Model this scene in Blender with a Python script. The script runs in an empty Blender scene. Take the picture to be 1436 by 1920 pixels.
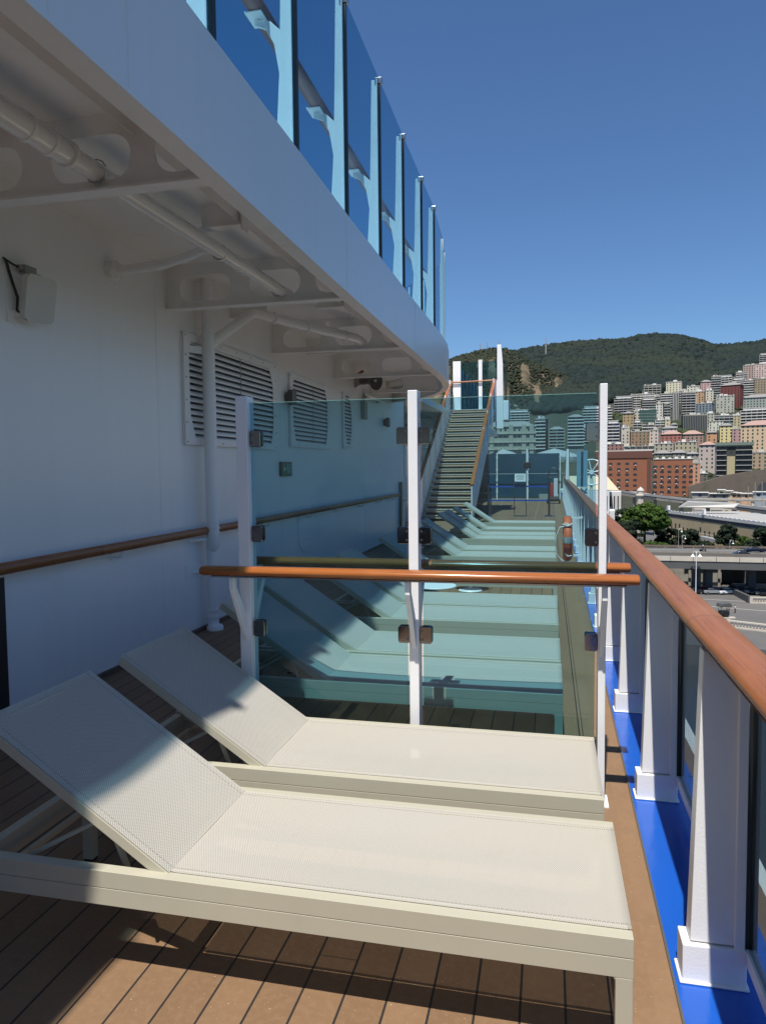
import bpy, math, random
import numpy as np
from mathutils import Vector, Matrix
R=math.radians; PI=math.pi
rnd=random.Random(7)
scene=bpy.context.scene; COL=scene.collection
# ------------------------------------------------------------------ camera frame
F=1350.0; CX,CY=718.0,960.0
_dy=np.array([310,85,-F]); _dy=_dy/np.linalg.norm(_dy)
_D=np.array([.0105*22296,-22296,-F]); _U=-_D/np.linalg.norm(_D)
_U=_U-_dy*_U.dot(_dy); _U/=np.linalg.norm(_U)
_dx=np.cross(_dy,_U)
RM=np.array([_dx,_dy,_U]); CAM=np.array([0,0,1.62])
def ray(u,v): return RM@np.array([u-CX,CY-v,-F])
def far(u,v,r):                       # the place on the shore seen in a direction, r metres away over the ground
    d=ray(u,v); return CAM+d*r/math.hypot(d[0],d[1])
def onz(u,v,z):
    d=ray(u,v); return CAM+d*(z-CAM[2])/d[2]
cd=bpy.data.cameras.new('camera'); cam=bpy.data.objects.new('camera',cd); COL.objects.link(cam)
cam.matrix_world=Matrix([[*RM[0],CAM[0]],[*RM[1],CAM[1]],[*RM[2],CAM[2]],[0,0,0,1]])
cd.sensor_fit='VERTICAL'; cd.sensor_height=36; cd.lens=36*F/1920; cd.clip_start=.02; cd.clip_end=30000
scene.camera=cam
# ------------------------------------------------------------------ materials
def lin(c):
    return tuple(((x/255)/12.92 if x/255<=.04045 else (((x/255)+.055)/1.055)**2.4) for x in c)
class NT:
    def __init__(s,name):
        s.m=bpy.data.materials.new(name); s.m.use_nodes=True; s.t=s.m.node_tree; s.n=s.t.nodes
        s.bsdf=s.n['Principled BSDF']; s.out=s.n['Material Output']
    def N(s,t,**k):
        n=s.n.new(t)
        for a,b in k.items():
            if hasattr(n,a): setattr(n,a,b)
        return n
    def L(s,a,b): s.t.links.new(a,b)
    def val(s,x,i):
        if isinstance(x,(int,float)): i.default_value=x
        else: s.L(x,i)
    def M(s,op,a,b=0.0,c=None):
        n=s.n.new('ShaderNodeMath'); n.operation=op; s.val(a,n.inputs[0]); s.val(b,n.inputs[1])
        if c is not None: s.val(c,n.inputs[2])
        return n.outputs[0]
    def mix(s,f,a,b):
        n=s.n.new('ShaderNodeMix'); n.data_type='RGBA'; s.val(f,n.inputs[0])
        for x,i in ((a,n.inputs[6]),(b,n.inputs[7])):
            if isinstance(x,(tuple,list)): i.default_value=(*x[:3],1)
            else: s.L(x,i)
        return n.outputs[2]
    def ramp(s,x,p):
        n=s.n.new('ShaderNodeValToRGB'); e=n.color_ramp.elements
        while len(e)<len(p): e.new(.5)
        for q,(a,c) in zip(e,p): q.position=a; q.color=(*c,1) if len(c)==3 else c
        s.L(x,n.inputs[0]); return n.outputs[0]
    def noise(s,scale,detail=4,rough=.55,vec=None,dim='3D'):
        n=s.n.new('ShaderNodeTexNoise'); n.inputs['Scale'].default_value=scale; n.inputs['Detail'].default_value=detail
        n.inputs['Roughness'].default_value=rough; s.L(vec if vec is not None else s.pos(),n.inputs['Vector']); return n.outputs['Fac']
    def pos(s):
        if not hasattr(s,'_p'): s._p=s.n.new('ShaderNodeTexCoord').outputs['Object']
        return s._p
    def xyz(s):
        n=s.n.new('ShaderNodeSeparateXYZ'); s.L(s.pos(),n.inputs[0]); return n.outputs
    def bump(s,h,st=.3,d=.01):
        b=s.n.new('ShaderNodeBump'); b.inputs['Strength'].default_value=st; b.inputs['Distance'].default_value=d
        s.L(h,b.inputs['Height']); s.L(b.outputs[0],s.bsdf.inputs['Normal'])
def base(name,c,rough=.5,metal=0,var=.12,scale=3,bst=0,bsc=60,bd=.003,coat=0,spec=.5,dirt=None,dirtc=(.3,.27,.22)):
    t=NT(name); b=t.bsdf
    n=t.noise(scale)
    col=t.mix(n,tuple(x*(1-var) for x in c),tuple(min(1,x*(1+var)) for x in c))
    if dirt:
        d=t.noise(dirt[0],6,.7); f=t.ramp(d,[(dirt[1],(0,0,0)),(dirt[1]+.2,(dirt[2],)*3)]); col=t.mix(f,col,dirtc)
    t.L(col,b.inputs['Base Color']); b.inputs['Metallic'].default_value=metal
    b.inputs['Specular IOR Level'].default_value=spec; b.inputs['Coat Weight'].default_value=coat
    r=t.M('MULTIPLY_ADD',t.noise(scale*2.3),.12,rough-.06); t.L(r,b.inputs['Roughness'])
    if bst: t.bump(t.noise(bsc,3),bst,bd)
    return t.m
WHITE=base('white_ship_paint',(.80,.79,.78),.36,var=.02,scale=.9,bst=.1,bsc=1.6,bd=.01,dirt=(3,.62,.12))
_w=NT('white_wall_paint'); _m=_w.N('ShaderNodeMapping'); _m.inputs['Scale'].default_value=(7,7,.35); _w.L(_w.pos(),_m.inputs[0])
_c=_w.mix(_w.ramp(_w.noise(1,5,.6,_m.outputs[0]),[(.42,(0,0,0)),(.8,(.22,)*3)]),(.83,.825,.82),(.70,.69,.67)); _c=_w.mix(_w.ramp(_w.noise(.6,4),[(.4,(0,0,0)),(.7,(.3,)*3)]),_c,(.74,.745,.76))
_w.L(_c,_w.bsdf.inputs['Base Color']); _w.bsdf.inputs['Roughness'].default_value=.3; _w.bsdf.inputs['Coat Weight'].default_value=.1; _w.bump(_w.noise(.9,1,.4),.12,.05); WALLP=_w.m
SOFF=base('white_soffit_paint',(.84,.82,.79),.4,var=.03,scale=1.4,bst=.1,bsc=4,bd=.01,dirt=(2.2,.55,.2))
ROUGHW=base('rough_white_paint',(.78,.78,.78),.45,var=.03,scale=6,bst=.3,bsc=110,bd=.002,dirt=(9,.68,.3))
PIPEP=base('glossy_pipe_paint',(.84,.82,.79),.2,var=.02,scale=2,coat=.3)
MIRROR=base('steel_dark_reflection',(.22,.20,.19),.09,metal=1,var=.05,scale=20)  # colour darkened to stand for the ship reflected from behind
STEEL=base('brushed_steel',(.42,.40,.38),.24,metal=1,var=.1,scale=30)
DARKSTEEL=base('dark_steel',(.16,.155,.15),.3,metal=.9,var=.1,scale=30)
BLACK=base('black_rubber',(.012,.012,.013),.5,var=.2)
GREYP=base('grey_plastic',(.30,.29,.27),.45,var=.06)
DGREY=base('dark_grey_plastic',(.09,.088,.08),.4,var=.06)
FRAME=base('beige_lounger_paint',(.43,.405,.315),.4,var=.05,scale=5,dirt=(6,.6,.2))
BLUE=base('blue_deck_paint',(.010,.085,.42),.2,var=.1,scale=2.5,bst=.3,bsc=9,bd=.01,dirt=(4,.62,.35),dirtc=(.06,.17,.55))
GREYPAINT=base('grey_pipe_paint',(.62,.63,.64),.35,var=.03)
REDP=base('faded_orange_plastic',(.62,.13,.05),.5,var=.2,scale=8,dirt=(10,.55,.4),dirtc=(.25,.1,.06))
ORANGEP=base('orange_brown_bracket',(.35,.10,.03),.5)
ROPE=base('white_rope',(.7,.69,.66),.8,var=.1,scale=60)
BELT=base('blue_belt',(.01,.06,.35),.6)
CREAMC=base('parasol_cloth',(.30,.31,.31),.8,var=.04)
GREEN=base('exit_green',(.0,.10,.05),.4)
def wood(name,c1,c2,rough,along='Y'):
    t=NT(name); p=t.N('ShaderNodeMapping'); t.L(t.pos(),p.inputs[0])
    p.inputs['Scale'].default_value={'Y':(60,1.6,60),'X':(1.6,60,60)}[along]
    n=t.noise(1.0,5,.6,p.outputs[0]); n2=t.noise(.9,3)
    c=t.mix(t.ramp(n,[(.3,(0,0,0)),(.7,(1,1,1))]),c1,c2); c=t.mix(t.M('MULTIPLY',n2,.35),c,(c1[0]*1.35,c1[1]*1.5,c1[2]*1.7))
    c=t.mix(t.ramp(t.noise(2.2,7,.75,p.outputs[0]),[(.5,(0,0,0)),(.68,(.65,)*3)]),c,(c1[0]*.55,c1[1]*.45,c1[2]*.45))
    q_=t.xyz()['Y' if along=='Y' else 'X']; jn=t.M('LESS_THAN',t.M('MODULO',t.M('ADD',q_,50.35),2.3 if along=='Y' else 9.0),.005); c=t.mix(jn,c,(.03,.012,.008))
    wr=t.ramp(t.noise(1.7,5,.7),[(.5,(0,0,0)),(.75,(.5,)*3)]); c=t.mix(wr,c,(c2[0]*1.15,c2[1]*1.45,c2[2]*1.9))
    t.L(c,t.bsdf.inputs['Base Color']); t.bsdf.inputs['Roughness'].default_value=rough
    t.bsdf.inputs['Coat Weight'].default_value=.12; t.bsdf.inputs['Coat Roughness'].default_value=.12; t.bsdf.inputs['Specular IOR Level'].default_value=.35
    return t.m
WOODY=wood('varnished_rail_wood',(.24,.082,.026),(.33,.122,.040),.38,'Y')
WOODX=wood('varnished_bar_wood',(.27,.083,.021),(.35,.12,.033),.2,'X')
WOODD=wood('dark_rail_wood',(.20,.065,.035),(.26,.09,.05),.35,'Y')
def deckmat():
    t=NT('composite_teak_deck'); x,y,z=t.xyz()
    xs=t.M('ADD',x,.794+13.2); ph=t.M('MODULO',xs,.1325)
    line=t.M('LESS_THAN',ph,.0075); line=t.M('MULTIPLY',line,t.M('LESS_THAN',x,.21))
    edge=t.M('MULTIPLY',t.M('GREATER_THAN',x,.2065),t.M('LESS_THAN',x,.211))
    idx=t.M('FLOOR',t.M('DIVIDE',xs,.1325))
    yo=t.M('MODULO',t.M('ADD',t.M('ADD',y,100),t.M('MULTIPLY',idx,1.37)),5.2)
    butt=t.M('MULTIPLY',t.M('LESS_THAN',yo,.006),t.M('LESS_THAN',x,.21))
    line=t.M('MAXIMUM',t.M('MAXIMUM',line,edge),t.M('MULTIPLY',butt,.6))
    wn=t.N('ShaderNodeTexWhiteNoise'); wn.noise_dimensions='1D'; t.L(idx,wn.inputs['W'])
    c=t.mix(wn.outputs['Value'],(.180,.105,.054),(.235,.140,.074))
    c=t.mix(t.ramp(t.noise(5,6,.65),[(.35,(0,0,0)),(.75,(.5,)*3)]),c,(.150,.088,.048))
    c=t.mix(t.ramp(t.noise(38,3,.6),[(.45,(0,0,0)),(.8,(.4,)*3)]),c,(.28,.175,.10))
    sp=t.ramp(t.noise(130,2,.5),[(.72,(0,0,0)),(.74,(.7,)*3)]); c=t.mix(sp,c,(.6,.5,.4))
    c=t.mix(line,c,(.018,.016,.015)); t.L(c,t.bsdf.inputs['Base Color'])
    t.bsdf.inputs['Roughness'].default_value=.62
    g=t.M('SINE',t.M('MULTIPLY',x,2*PI/.006)); g=t.M('MULTIPLY',g,t.M('LESS_THAN',x,.21))
    h=t.M('SUBTRACT',t.M('MULTIPLY',g,.12),t.M('MULTIPLY',line,2.0)); t.bump(h,.35,.002)
    return t.m
DECK=deckmat()
def textile():
    t=NT('woven_mesh_textile'); x,y,z=t.xyz(); b=t.bsdf
    # the woven strands: local x along the bed, y across
    nz=t.noise(2.2,4); wv=t.M('MULTIPLY',nz,.004)
    yy=t.M('ADD',y,wv)
    r=t.M('FLOOR',t.M('DIVIDE',yy,.0062)); off=t.M('MULTIPLY',t.M('MODULO',t.M('ADD',r,400),2),.0031)
    a=t.M('SINE',t.M('MULTIPLY',t.M('ADD',x,off),2*PI/.0062)); c=t.M('SINE',t.M('MULTIPLY',yy,2*PI/.0062))
    w=t.M('MULTIPLY_ADD',t.M('MULTIPLY',a,c),.5,.5)
    col=t.mix(w,(.31,.295,.255),(.76,.73,.655))
    col=t.mix(t.ramp(t.noise(1.3,4,.6),[(.4,(0,0,0)),(.75,(.35,)*3)]),col,(.60,.53,.42))
    yc=t.M('ABSOLUTE',t.M('SUBTRACT',y,.325)); sm=t.M('LESS_THAN',t.M('ABSOLUTE',t.M('SUBTRACT',yc,.262)),.0016); sm=t.M('MULTIPLY',sm,t.M('LESS_THAN',t.M('MODULO',t.M('ADD',x,10),.012),.009))
    col=t.mix(sm,col,(.30,.27,.22)); col=t.mix(t.ramp(t.noise(9,4,.7),[(.55,(0,0,0)),(.8,(.3,)*3)]),col,(.50,.46,.38))
    t.L(col,b.inputs['Base Color']); b.inputs['Roughness'].default_value=.75; t.bump(w,.8,.002)
    b.inputs['Specular IOR Level'].default_value=.25
    tl=t.N('ShaderNodeBsdfTranslucent'); t.L(col,tl.inputs['Color']); tr=t.N('ShaderNodeBsdfTransparent')
    m1=t.N('ShaderNodeMixShader'); m1.inputs[0].default_value=.10; t.L(b.outputs[0],m1.inputs[1]); t.L(tl.outputs[0],m1.inputs[2])
    m2=t.N('ShaderNodeMixShader'); m2.inputs[0].default_value=.13; t.L(m1.outputs[0],m2.inputs[1]); t.L(tr.outputs[0],m2.inputs[2])
    t.L(m2.outputs[0],t.out.inputs['Surface']); return t.m
TEXT=textile()
def glass(name,tint,rough=.0,ior=1.45,dust=.02):
    t=NT(name); tr=t.N('ShaderNodeBsdfTransparent'); tr.inputs[0].default_value=(*[math.sqrt(c) for c in tint],1)
    gl=t.N('ShaderNodeBsdfGlossy'); gl.inputs['Roughness'].default_value=rough
    fr=t.N('ShaderNodeFresnel'); fr.inputs['IOR'].default_value=ior; gq=t.N('ShaderNodeNewGeometry')
    ff=t.M('MULTIPLY',fr.outputs[0],t.M('SUBTRACT',1.0,gq.outputs['Backfacing']))
    m=t.N('ShaderNodeMixShader'); t.L(ff,m.inputs[0]); t.L(tr.outputs[0],m.inputs[1]); t.L(gl.outputs[0],m.inputs[2])
    df=t.N('ShaderNodeBsdfDiffuse'); df.inputs[0].default_value=(.6,.62,.62,1)
    d=t.ramp(t.noise(3,6,.7),[(.35,(0,0,0)),(.8,(dust,)*3)])
    m2=t.N('ShaderNodeMixShader'); t.L(d,m2.inputs[0]); t.L(m.outputs[0],m2.inputs[1]); t.L(df.outputs[0],m2.inputs[2])
    t.L(m2.outputs[0],t.out.inputs['Surface']); return t.m
GLASS=glass('teal_tinted_glass',(.35,.62,.71),dust=.022)
GLASSB=glass('blue_tinted_glass',(.27,.56,.72),dust=.01,ior=1.25)
GLASSD=glass('dark_tinted_glass',(.03,.10,.17),dust=.06)
GLASSC=glass('clear_grey_glass',(.30,.40,.42),dust=.03)
BPAN=base('deep_blue_panel',(.014,.060,.100),.12,var=.1,scale=.6)
LTEAL=base('dusk_blue_post',(.06,.12,.16),.4)
# ------------------------------------------------------------------ mesh helpers
class MB:
    def __init__(s): s.v=[]; s.f=[]
    def add(s,v,f):
        o=len(s.v); s.v+= [tuple(p) for p in v]; s.f+=[tuple(i+o for i in q) for q in f]; return s
    def box(s,a,b,M=None):
        (x0,y0,z0),(x1,y1,z1)=a,b
        v=[(x0,y0,z0),(x1,y0,z0),(x1,y1,z0),(x0,y1,z0),(x0,y0,z1),(x1,y0,z1),(x1,y1,z1),(x0,y1,z1)]
        if M is not None: v=[M@Vector(p) for p in v]
        return s.add(v,[(0,3,2,1),(4,5,6,7),(0,1,5,4),(1,2,6,5),(2,3,7,6),(3,0,4,7)])
    def hexa(s,v): return s.add(v,[(0,3,2,1),(4,5,6,7),(0,1,5,4),(1,2,6,5),(2,3,7,6),(3,0,4,7)])
    def bar(s,p,q,w,h,up=(0,0,1)):
        p,q=Vector(p),Vector(q); d=(q-p).normalized(); u=Vector(up); sd=d.cross(u).normalized(); u=sd.cross(d)
        v=[]
        for c in (p,q):
            for a,b in ((-1,-1),(1,-1),(1,1),(-1,1)): v.append(c+sd*a*w/2+u*b*h/2)
        return s.add(v,[(0,3,2,1),(4,5,6,7),(0,1,5,4),(1,2,6,5),(2,3,7,6),(3,0,4,7)])
    def tube(s,pts,r,n=12,sc=(1,1),up=(0,0,1),caps=True):
        pts=[Vector(p) for p in pts]; o=len(s.v); m=len(pts)
        if isinstance(r,(int,float)): r=[r]*m
        pu=None
        for i,p in enumerate(pts):
            d=(pts[min(i+1,m-1)]-pts[max(i-1,0)]).normalized()
            if pu is None:
                u=Vector(up)
                if abs(d.dot(u))>.95: u=Vector((1,0,0))
            else: u=pu
            sd=d.cross(u).normalized(); u=sd.cross(d).normalized(); pu=u
            for k in range(n):
                a=2*PI*k/n; s.v.append(tuple(p+sd*math.cos(a)*r[i]*sc[0]+u*math.sin(a)*r[i]*sc[1]))
        for i in range(m-1):
            for k in range(n):
                a=o+i*n+k; b=o+i*n+(k+1)%n; s.f.append((a,b,b+n,a+n))
        if caps: s.f.append(tuple(o+k for k in range(n))[::-1]); s.f.append(tuple(o+(m-1)*n+k for k in range(n)))
        return s
    def lathe(s,prof,c=(0,0,0),n=24,axis=None):
        o=len(s.v); c=Vector(c); Q=Matrix.Identity(3) if axis is None else Vector((0,0,1)).rotation_difference(Vector(axis)).to_matrix()
        for r,z in prof:
            for k in range(n):
                a=2*PI*k/n; s.v.append(tuple(c+Q@Vector((r*math.cos(a),r*math.sin(a),z))))
        for i in range(len(prof)-1):
            for k in range(n):
                a=o+i*n+k; b=o+i*n+(k+1)%n; s.f.append((a,b,b+n,a+n))
        s.f.append(tuple(o+k for k in range(n))[::-1]); s.f.append(tuple(o+(len(prof)-1)*n+k for k in range(n)))
        return s
    def prism(s,poly,a,b,axis='y'):     # poly of 2-D points extruded from a to b along axis
        n=len(poly)
        def P(p,t): return {'y':(p[0],t,p[1]),'x':(t,p[0],p[1]),'z':(p[0],p[1],t)}[axis]
        v=[P(p,a) for p in poly]+[P(p,b) for p in poly]
        f=[tuple(range(n)),tuple(range(2*n-1,n-1,-1))]+[(i,i+n,(i+1)%n+n,(i+1)%n) for i in range(n)]
        return s.add(v,f)
    def mesh(s,name):
        m=bpy.data.meshes.new(name); m.from_pydata([tuple(p) for p in s.v],[],s.f); m.validate()
        import bmesh
        if len(s.f)<60000:
            b=bmesh.new(); b.from_mesh(m); bmesh.ops.recalc_face_normals(b,faces=b.faces); b.to_mesh(m); b.free()
        m.update(); return m
    def build(s,name,mt,parent=None,smooth=False,bev=0,label=None,kind=None):
        m=s.mesh(name); m.materials.append(mt); o=bpy.data.objects.new(name,m); COL.objects.link(o)
        if parent is not None: o.parent=parent
        if smooth:
            m.polygons.foreach_set('use_smooth',[True]*len(m.polygons))
            es=o.modifiers.new('es','EDGE_SPLIT'); es.split_angle=R(38)
        if bev:
            b=o.modifiers.new('bevel','BEVEL'); b.width=bev; b.segments=2; b.limit_method='ANGLE'; b.angle_limit=R(40)
        if label: o['label']=label
        if kind: o['kind']=kind
        return o
def tag(o,label=None,cat=None,group=None,kind=None):
    if label: o['label']=label
    if cat: o['category']=cat
    if group: o['group']=group
    if kind: o['kind']=kind
    return o
def empty(name,loc=(0,0,0),rz=0):
    o=bpy.data.objects.new(name,None); COL.objects.link(o); o.location=loc; o.rotation_euler=(0,0,rz); o.empty_display_size=.1; return o
def thing(name,label,cat,loc=(0,0,0),rz=0,group=None): return tag(empty(name,loc,rz),label,cat,group)
def copy_tree(o,parent=None):
    c=o.copy(); COL.objects.link(c); c.parent=parent
    for ch in list(o.children): copy_tree(ch,c)
    return c
def rrect(x0,y0,x1,y1,r,n=5):
    p=[]
    for cx,cy,a0 in ((x1-r,y0+r,-90),(x1-r,y1-r,0),(x0+r,y1-r,90),(x0+r,y0+r,180)):
        for k in range(n+1):
            a=R(a0+90*k/n); p.append((cx+r*math.cos(a),cy+r*math.sin(a)))
    return p
def plate(name,outer,holes,th,M,mt,parent=None,bev=0):
    c=bpy.data.curves.new(name,'CURVE'); c.dimensions='2D'; c.fill_mode='BOTH'; c.extrude=th/2
    for poly in [outer]+list(holes):
        s=c.splines.new('POLY'); s.points.add(len(poly)-1)
        for q,p in zip(s.points,poly): q.co=(p[0],p[1],0,1)
        s.use_cyclic_u=True
    t=bpy.data.objects.new('tmp',c); COL.objects.link(t); bpy.context.view_layer.update()
    m=bpy.data.meshes.new_from_object(t.evaluated_get(bpy.context.evaluated_depsgraph_get()))
    bpy.data.objects.remove(t); m.transform(M); m.name=name
    m.materials.clear(); m.materials.append(mt)
    o=bpy.data.objects.new(name,m); COL.objects.link(o); o.parent=parent
    return o
XZ=lambda y: Matrix.Translation((0,y,0))@Matrix.Rotation(PI/2,4,'X')      # plate drawn in x,z standing at y
YZ=lambda x: Matrix(((0,0,1,x),(1,0,0,0),(0,1,0,0),(0,0,0,1)))           # plate drawn in y,z standing at x
def text(body,size,M,mt,parent,name='lettering'):
    c=bpy.data.curves.new(name,'FONT'); c.body=body; c.size=size; c.align_x='CENTER'; c.align_y='CENTER'; c.extrude=.0006
    t=bpy.data.objects.new('tmp',c); COL.objects.link(t); bpy.context.view_layer.update()
    m=bpy.data.meshes.new_from_object(t.evaluated_get(bpy.context.evaluated_depsgraph_get()))
    bpy.data.objects.remove(t); m.transform(M); m.name=name; m.materials.clear(); m.materials.append(mt)
    o=bpy.data.objects.new(name,m); COL.objects.link(o); o.parent=parent; return o
# ================================================================== THE SHIP: deck
Xe=lambda y:.371+.0085*y           # inboard edge of the blue waterway
MB().add([(-7,-26,0),(.8,-26,0),(.8,60,0),(-7,60,0)],[(0,1,2,3)]).build('deck',DECK,kind='structure')
w=MB(); w.add([(Xe(-26),-26,.004),(.50,-26,.004),(1.05,45,.004),(Xe(45),45,.004)],[(0,1,2,3)]); w.build('waterway_strip',BLUE,kind='structure')
w=MB(); w.add([(Xe(-26)-.006,-26,.008),(Xe(-26)+.002,-26,.008),(Xe(45)+.002,45,.008),(Xe(45)-.006,45,.008)],[(0,1,2,3)]); w.build('margin_line',DGREY,kind='structure')
# margin board and hull below the deck edge
hl=thing('ship_hull','white side of the ship dropping below the deck edge','ship hull')
h=MB(); h.hexa([(.62,-26,-28),(.86,45,-28),(1.06,45,-.02),(.62,-26,-.02)]+[(.68,-26,-28),(.92,45,-28),(1.12,45,-.02),(.68,-26,-.02)]) ; h.build('side_plating',WHITE,hl)
# ------------------------------------------------------------------ deckhouse wall
wl=thing('deckhouse_wall','long glossy white deckhouse wall in the shade of the overhang','wall')
MB().box((-3.63,-26,0),(-3.43,17.3,3.6)).build('wall_panel',WALLP,wl)
MB().box((-3.43,-26,.0),(-3.405,17.3,.035)).build('skirting',base('dark_margin',(.12,.08,.06),.6),wl)
for y in (5.92,8.95,13.4): MB().box((-3.4301,y,.04),(-3.4275,y+.006,3.5)).build('weld_seam',WALLP,wl)
hb=MB().prism(rrect(9.55,.42,10.45,1.13,.3),-3.43,-3.415,'x').build('access_hatch',WALLP,wl)
m=MB()
for k in range(14):
    a=2*PI*k/14; m.lathe([(.009,0),(.009,.008)],(-3.415,10+.39*math.cos(a),.775+.3*math.sin(a)),8,(1,0,0))
m.box((-3.415,9.85,.6),(-3.405,10.15,.62)); m.box((-3.415,9.85,.93),(-3.405,10.15,.95))
m.build('hatch_bolts',WHITE,hb)
dk=thing('cabinet_door','dark narrow door edge low on the wall at far left','door')
MB().box((-3.43,2.6,.04),(-3.40,3.93,.95)).build('door_panel',BLACK,dk); MB().box((-3.43,2.5,.95),(-3.395,3.945,1.0)).build('door_frame',WHITE,dk)
# louvre vents
def vent(y0,y1,z0,z1,label,cut=.16,nd=2):
    v=thing('louvre_vent',label,'vent',(-3.43,(y0+y1)/2,z0),0,'louvred vents on the white wall')
    hw=(y1-y0)/2; H=z1-z0; b=.10 if hw>.3 else .07
    i0,i1,j0,j1=-hw+b,hw-b,b*.75,H-b*.75; c=min(cut,(i1-i0)*.45)
    hole=[(i0+c*.6,j0),(i1-c*.6,j0),(i1-.01,j0+c*1.3),(i1,j0+2*c),(i1,j1-2*c),(i1-.01,j1-c*1.2),(i1-c*.7,j1),(i0+c*.3,j1),(i0,j1-c*.6),(i0,j0+2*c),(i0+.01,j0+c*1.3)]
    plate('frame',[(-hw,0),(hw,0),(hw,H),(-hw,H)],[hole],.008,YZ(.031),WHITE,v)
    MB().box((.002,-hw+.01,.01),(.008,hw-.01,H-.01)).build('backing',BLACK,v)
    MB().box((.002,-hw+.005,.005),(.027,-hw+.012,H-.005)).box((.002,hw-.012,.005),(.027,hw-.005,H-.005)).box((.002,-hw+.005,H-.012),(.027,hw-.005,H-.005)).build('casing',WHITE,v)
    n=int(H/.062)
    for k in range(n):
        z=.05+k*.062
        if z+.05>H-.03: continue
        MB().hexa([(.009,i0-.015,z+.034),(.027,i0-.015,z),(.027,i1+.015,z),(.009,i1+.015,z+.034),(.009,i0-.015,z+.042),(.027,i0-.015,z+.019),(.027,i1+.015,z+.019),(.009,i1+.015,z+.042)]).build('slat',WHITE,v)
    bp=[(-hw+.035+(2*hw-.07)*k/6,z) for k in range(7) for z in (.03,H-.03)]+[(y,H*k/5) for k in range(1,5) for y in (-hw+.03,hw-.03)]
    b0=None
    for y,z in bp:
        if b0 is None: b0=MB().lathe([(.008,0),(.006,.007)],(0,0,0),8,(1,0,0)).build('bolt',GREYP,v); o=b0
        else: o=b0.copy(); COL.objects.link(o); o.parent=v
        o.location=(.035,y,z)
    if nd>1: MB().tube([(.031,.1*hw,.06),(.031,.1*hw,H-.06)],.004,6).build('tie_rod',GREYP,v)
vent(6.36,8.75,1.87,2.95,'widest louvred vent, partly hidden behind the white downpipe')
vent(9.27,11.05,1.93,2.92,'middle louvred vent beside the round dark wall lamp')
vent(11.86,12.45,1.97,2.93,'narrowest louvred vent below the grey horn loudspeaker',.2,1)
# handrail on the wall
hr=thing('wall_handrail','long varnished wooden handrail bracketed along the white wall','handrail')
MB().tube([(-3.335,-20,1.015),(-3.335,16.2,1.015)],.034,16,(.75,1.15),(0,0,1)).build('rail',WOODY,hr,True)
for y in (-1.0,.55,2.1,3.65,5.15,6.75,8.3,9.9,11.4,12.9,14.4,15.9):
    MB().tube([(-3.43,y,.93),(-3.375,y,.925),(-3.345,y,.935),(-3.335,y,.985)],.009,8).lathe([(.03,0),(.03,.008)],(-3.43,y,.93),12,(1,0,0)).build('bracket',WHITE,hr,True)
st=thing('wall_stanchion','dark upright pole at the far end of the white wall','pole')
MB().box((-3.42,16.6,.0),(-3.36,16.75,1.3)).build('upright',DARKSTEEL,st); MB().box((-3.36,16.66,.85),(-3.1,16.69,.88)).build('arm',GREYPAINT,st)
# wifi antenna
an=thing('wall_antenna','off white rounded antenna box with black cable high on the wall','antenna',(-3.43,4.18,2.6))
A=Matrix.Translation((.10,.06,.17))@Matrix.Rotation(R(-12),4,'Z')@Matrix.Rotation(R(10),4,'Y')
b_=MB().prism(rrect(-.115,-.15,.115,.15,.04),0,.05,'x'); b_.v=[tuple(A@Vector(p)) for p in b_.v]; b_.build('antenna_cover',base('antenna_plastic',(.62,.60,.55),.5),an,True,.008)
MB().box((0,-.10,.0),(.012,-.02,.40)).bar((0,-.05,.05),(.11,-.02,.06),.02,.02).bar((0,-.05,.05),(.11,-.0,.2),.025,.012).build('mount',WHITE,an)
MB().box((.03,.0,.335),(.075,.11,.385)).tube([(.05,.0,.36),(.05,-.035,.36)],.018,10).build('cable_coupler',GREYP,an,True,.004)
MB().tube([(.01,-.12,.40),(.03,-.07,.375),(.05,-.03,.36)],.007,8).tube([(.02,-.11,.39),(.03,-.07,.26),(.05,-.05,.16),(.04,-.05,.08),(.09,-.02,.02)],.009,8).build('black_cable',BLACK,an,True)
MB().tube([(.05,.11,.36),(.06,.17,.35),(.07,.18,.31)],.006,8).build('grey_cable',GREYP,an,True)
# wall lamps, horn, exit sign
for i,(y,z,lb) in enumerate(((9.2,2.58,'round dark wall lamp between the two widest vents'),(15.1,2.60,'small dark wall lamp nearest the stairs'))):
    l=thing('wall_lamp',lb,'lamp',(-3.43,y,z))
    MB().lathe([(.075,0),(.075,.05),(.06,.055)],(0,0,0),20,(1,0,0)).build('lamp_base',DGREY,l,True)
    MB().prism(rrect(-.085,-.10,.085,.10,.04),.055,.12,'x').build('lamp_cover',DGREY,l,True,.01)
hs=thing('horn_speaker','grey horn loudspeaker on the wall under the overhang','loudspeaker',(-3.43,12.75,3.2))
ax=(.86,-.50,-.06)
MB().lathe([(.03,-.02),(.06,0),(.062,.10),(.05,.14),(.07,.22),(.11,.30),(.165,.36),(.17,.37),(.15,.365),(.09,.31),(.04,.30)],(.12,0,0),24,ax).build('horn',DGREY,hs,True)
MB().box((0,-.05,-.07),(.10,.05,.07)).bar((.0,.0,-.1),(.12,0,-.02),.03,.03).build('bracket',GREYP,hs)
MB().lathe([(.02,0),(.022,.04)],Vector((.12,0,0))+Vector(ax)*.33,12,ax).build('horn_centre',WHITE,hs)
MB().box((0,-.03,.08),(.02,.05,.14)).bar((.02,.0,.10),(.18,-.1,.17),.05,.03).build('orange_strap',ORANGEP,hs)
tl_=thing('tube_lamp','slim white tube lamp on brackets beyond the horn loudspeaker','lamp',(-3.43,13.2,2.98))
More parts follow.
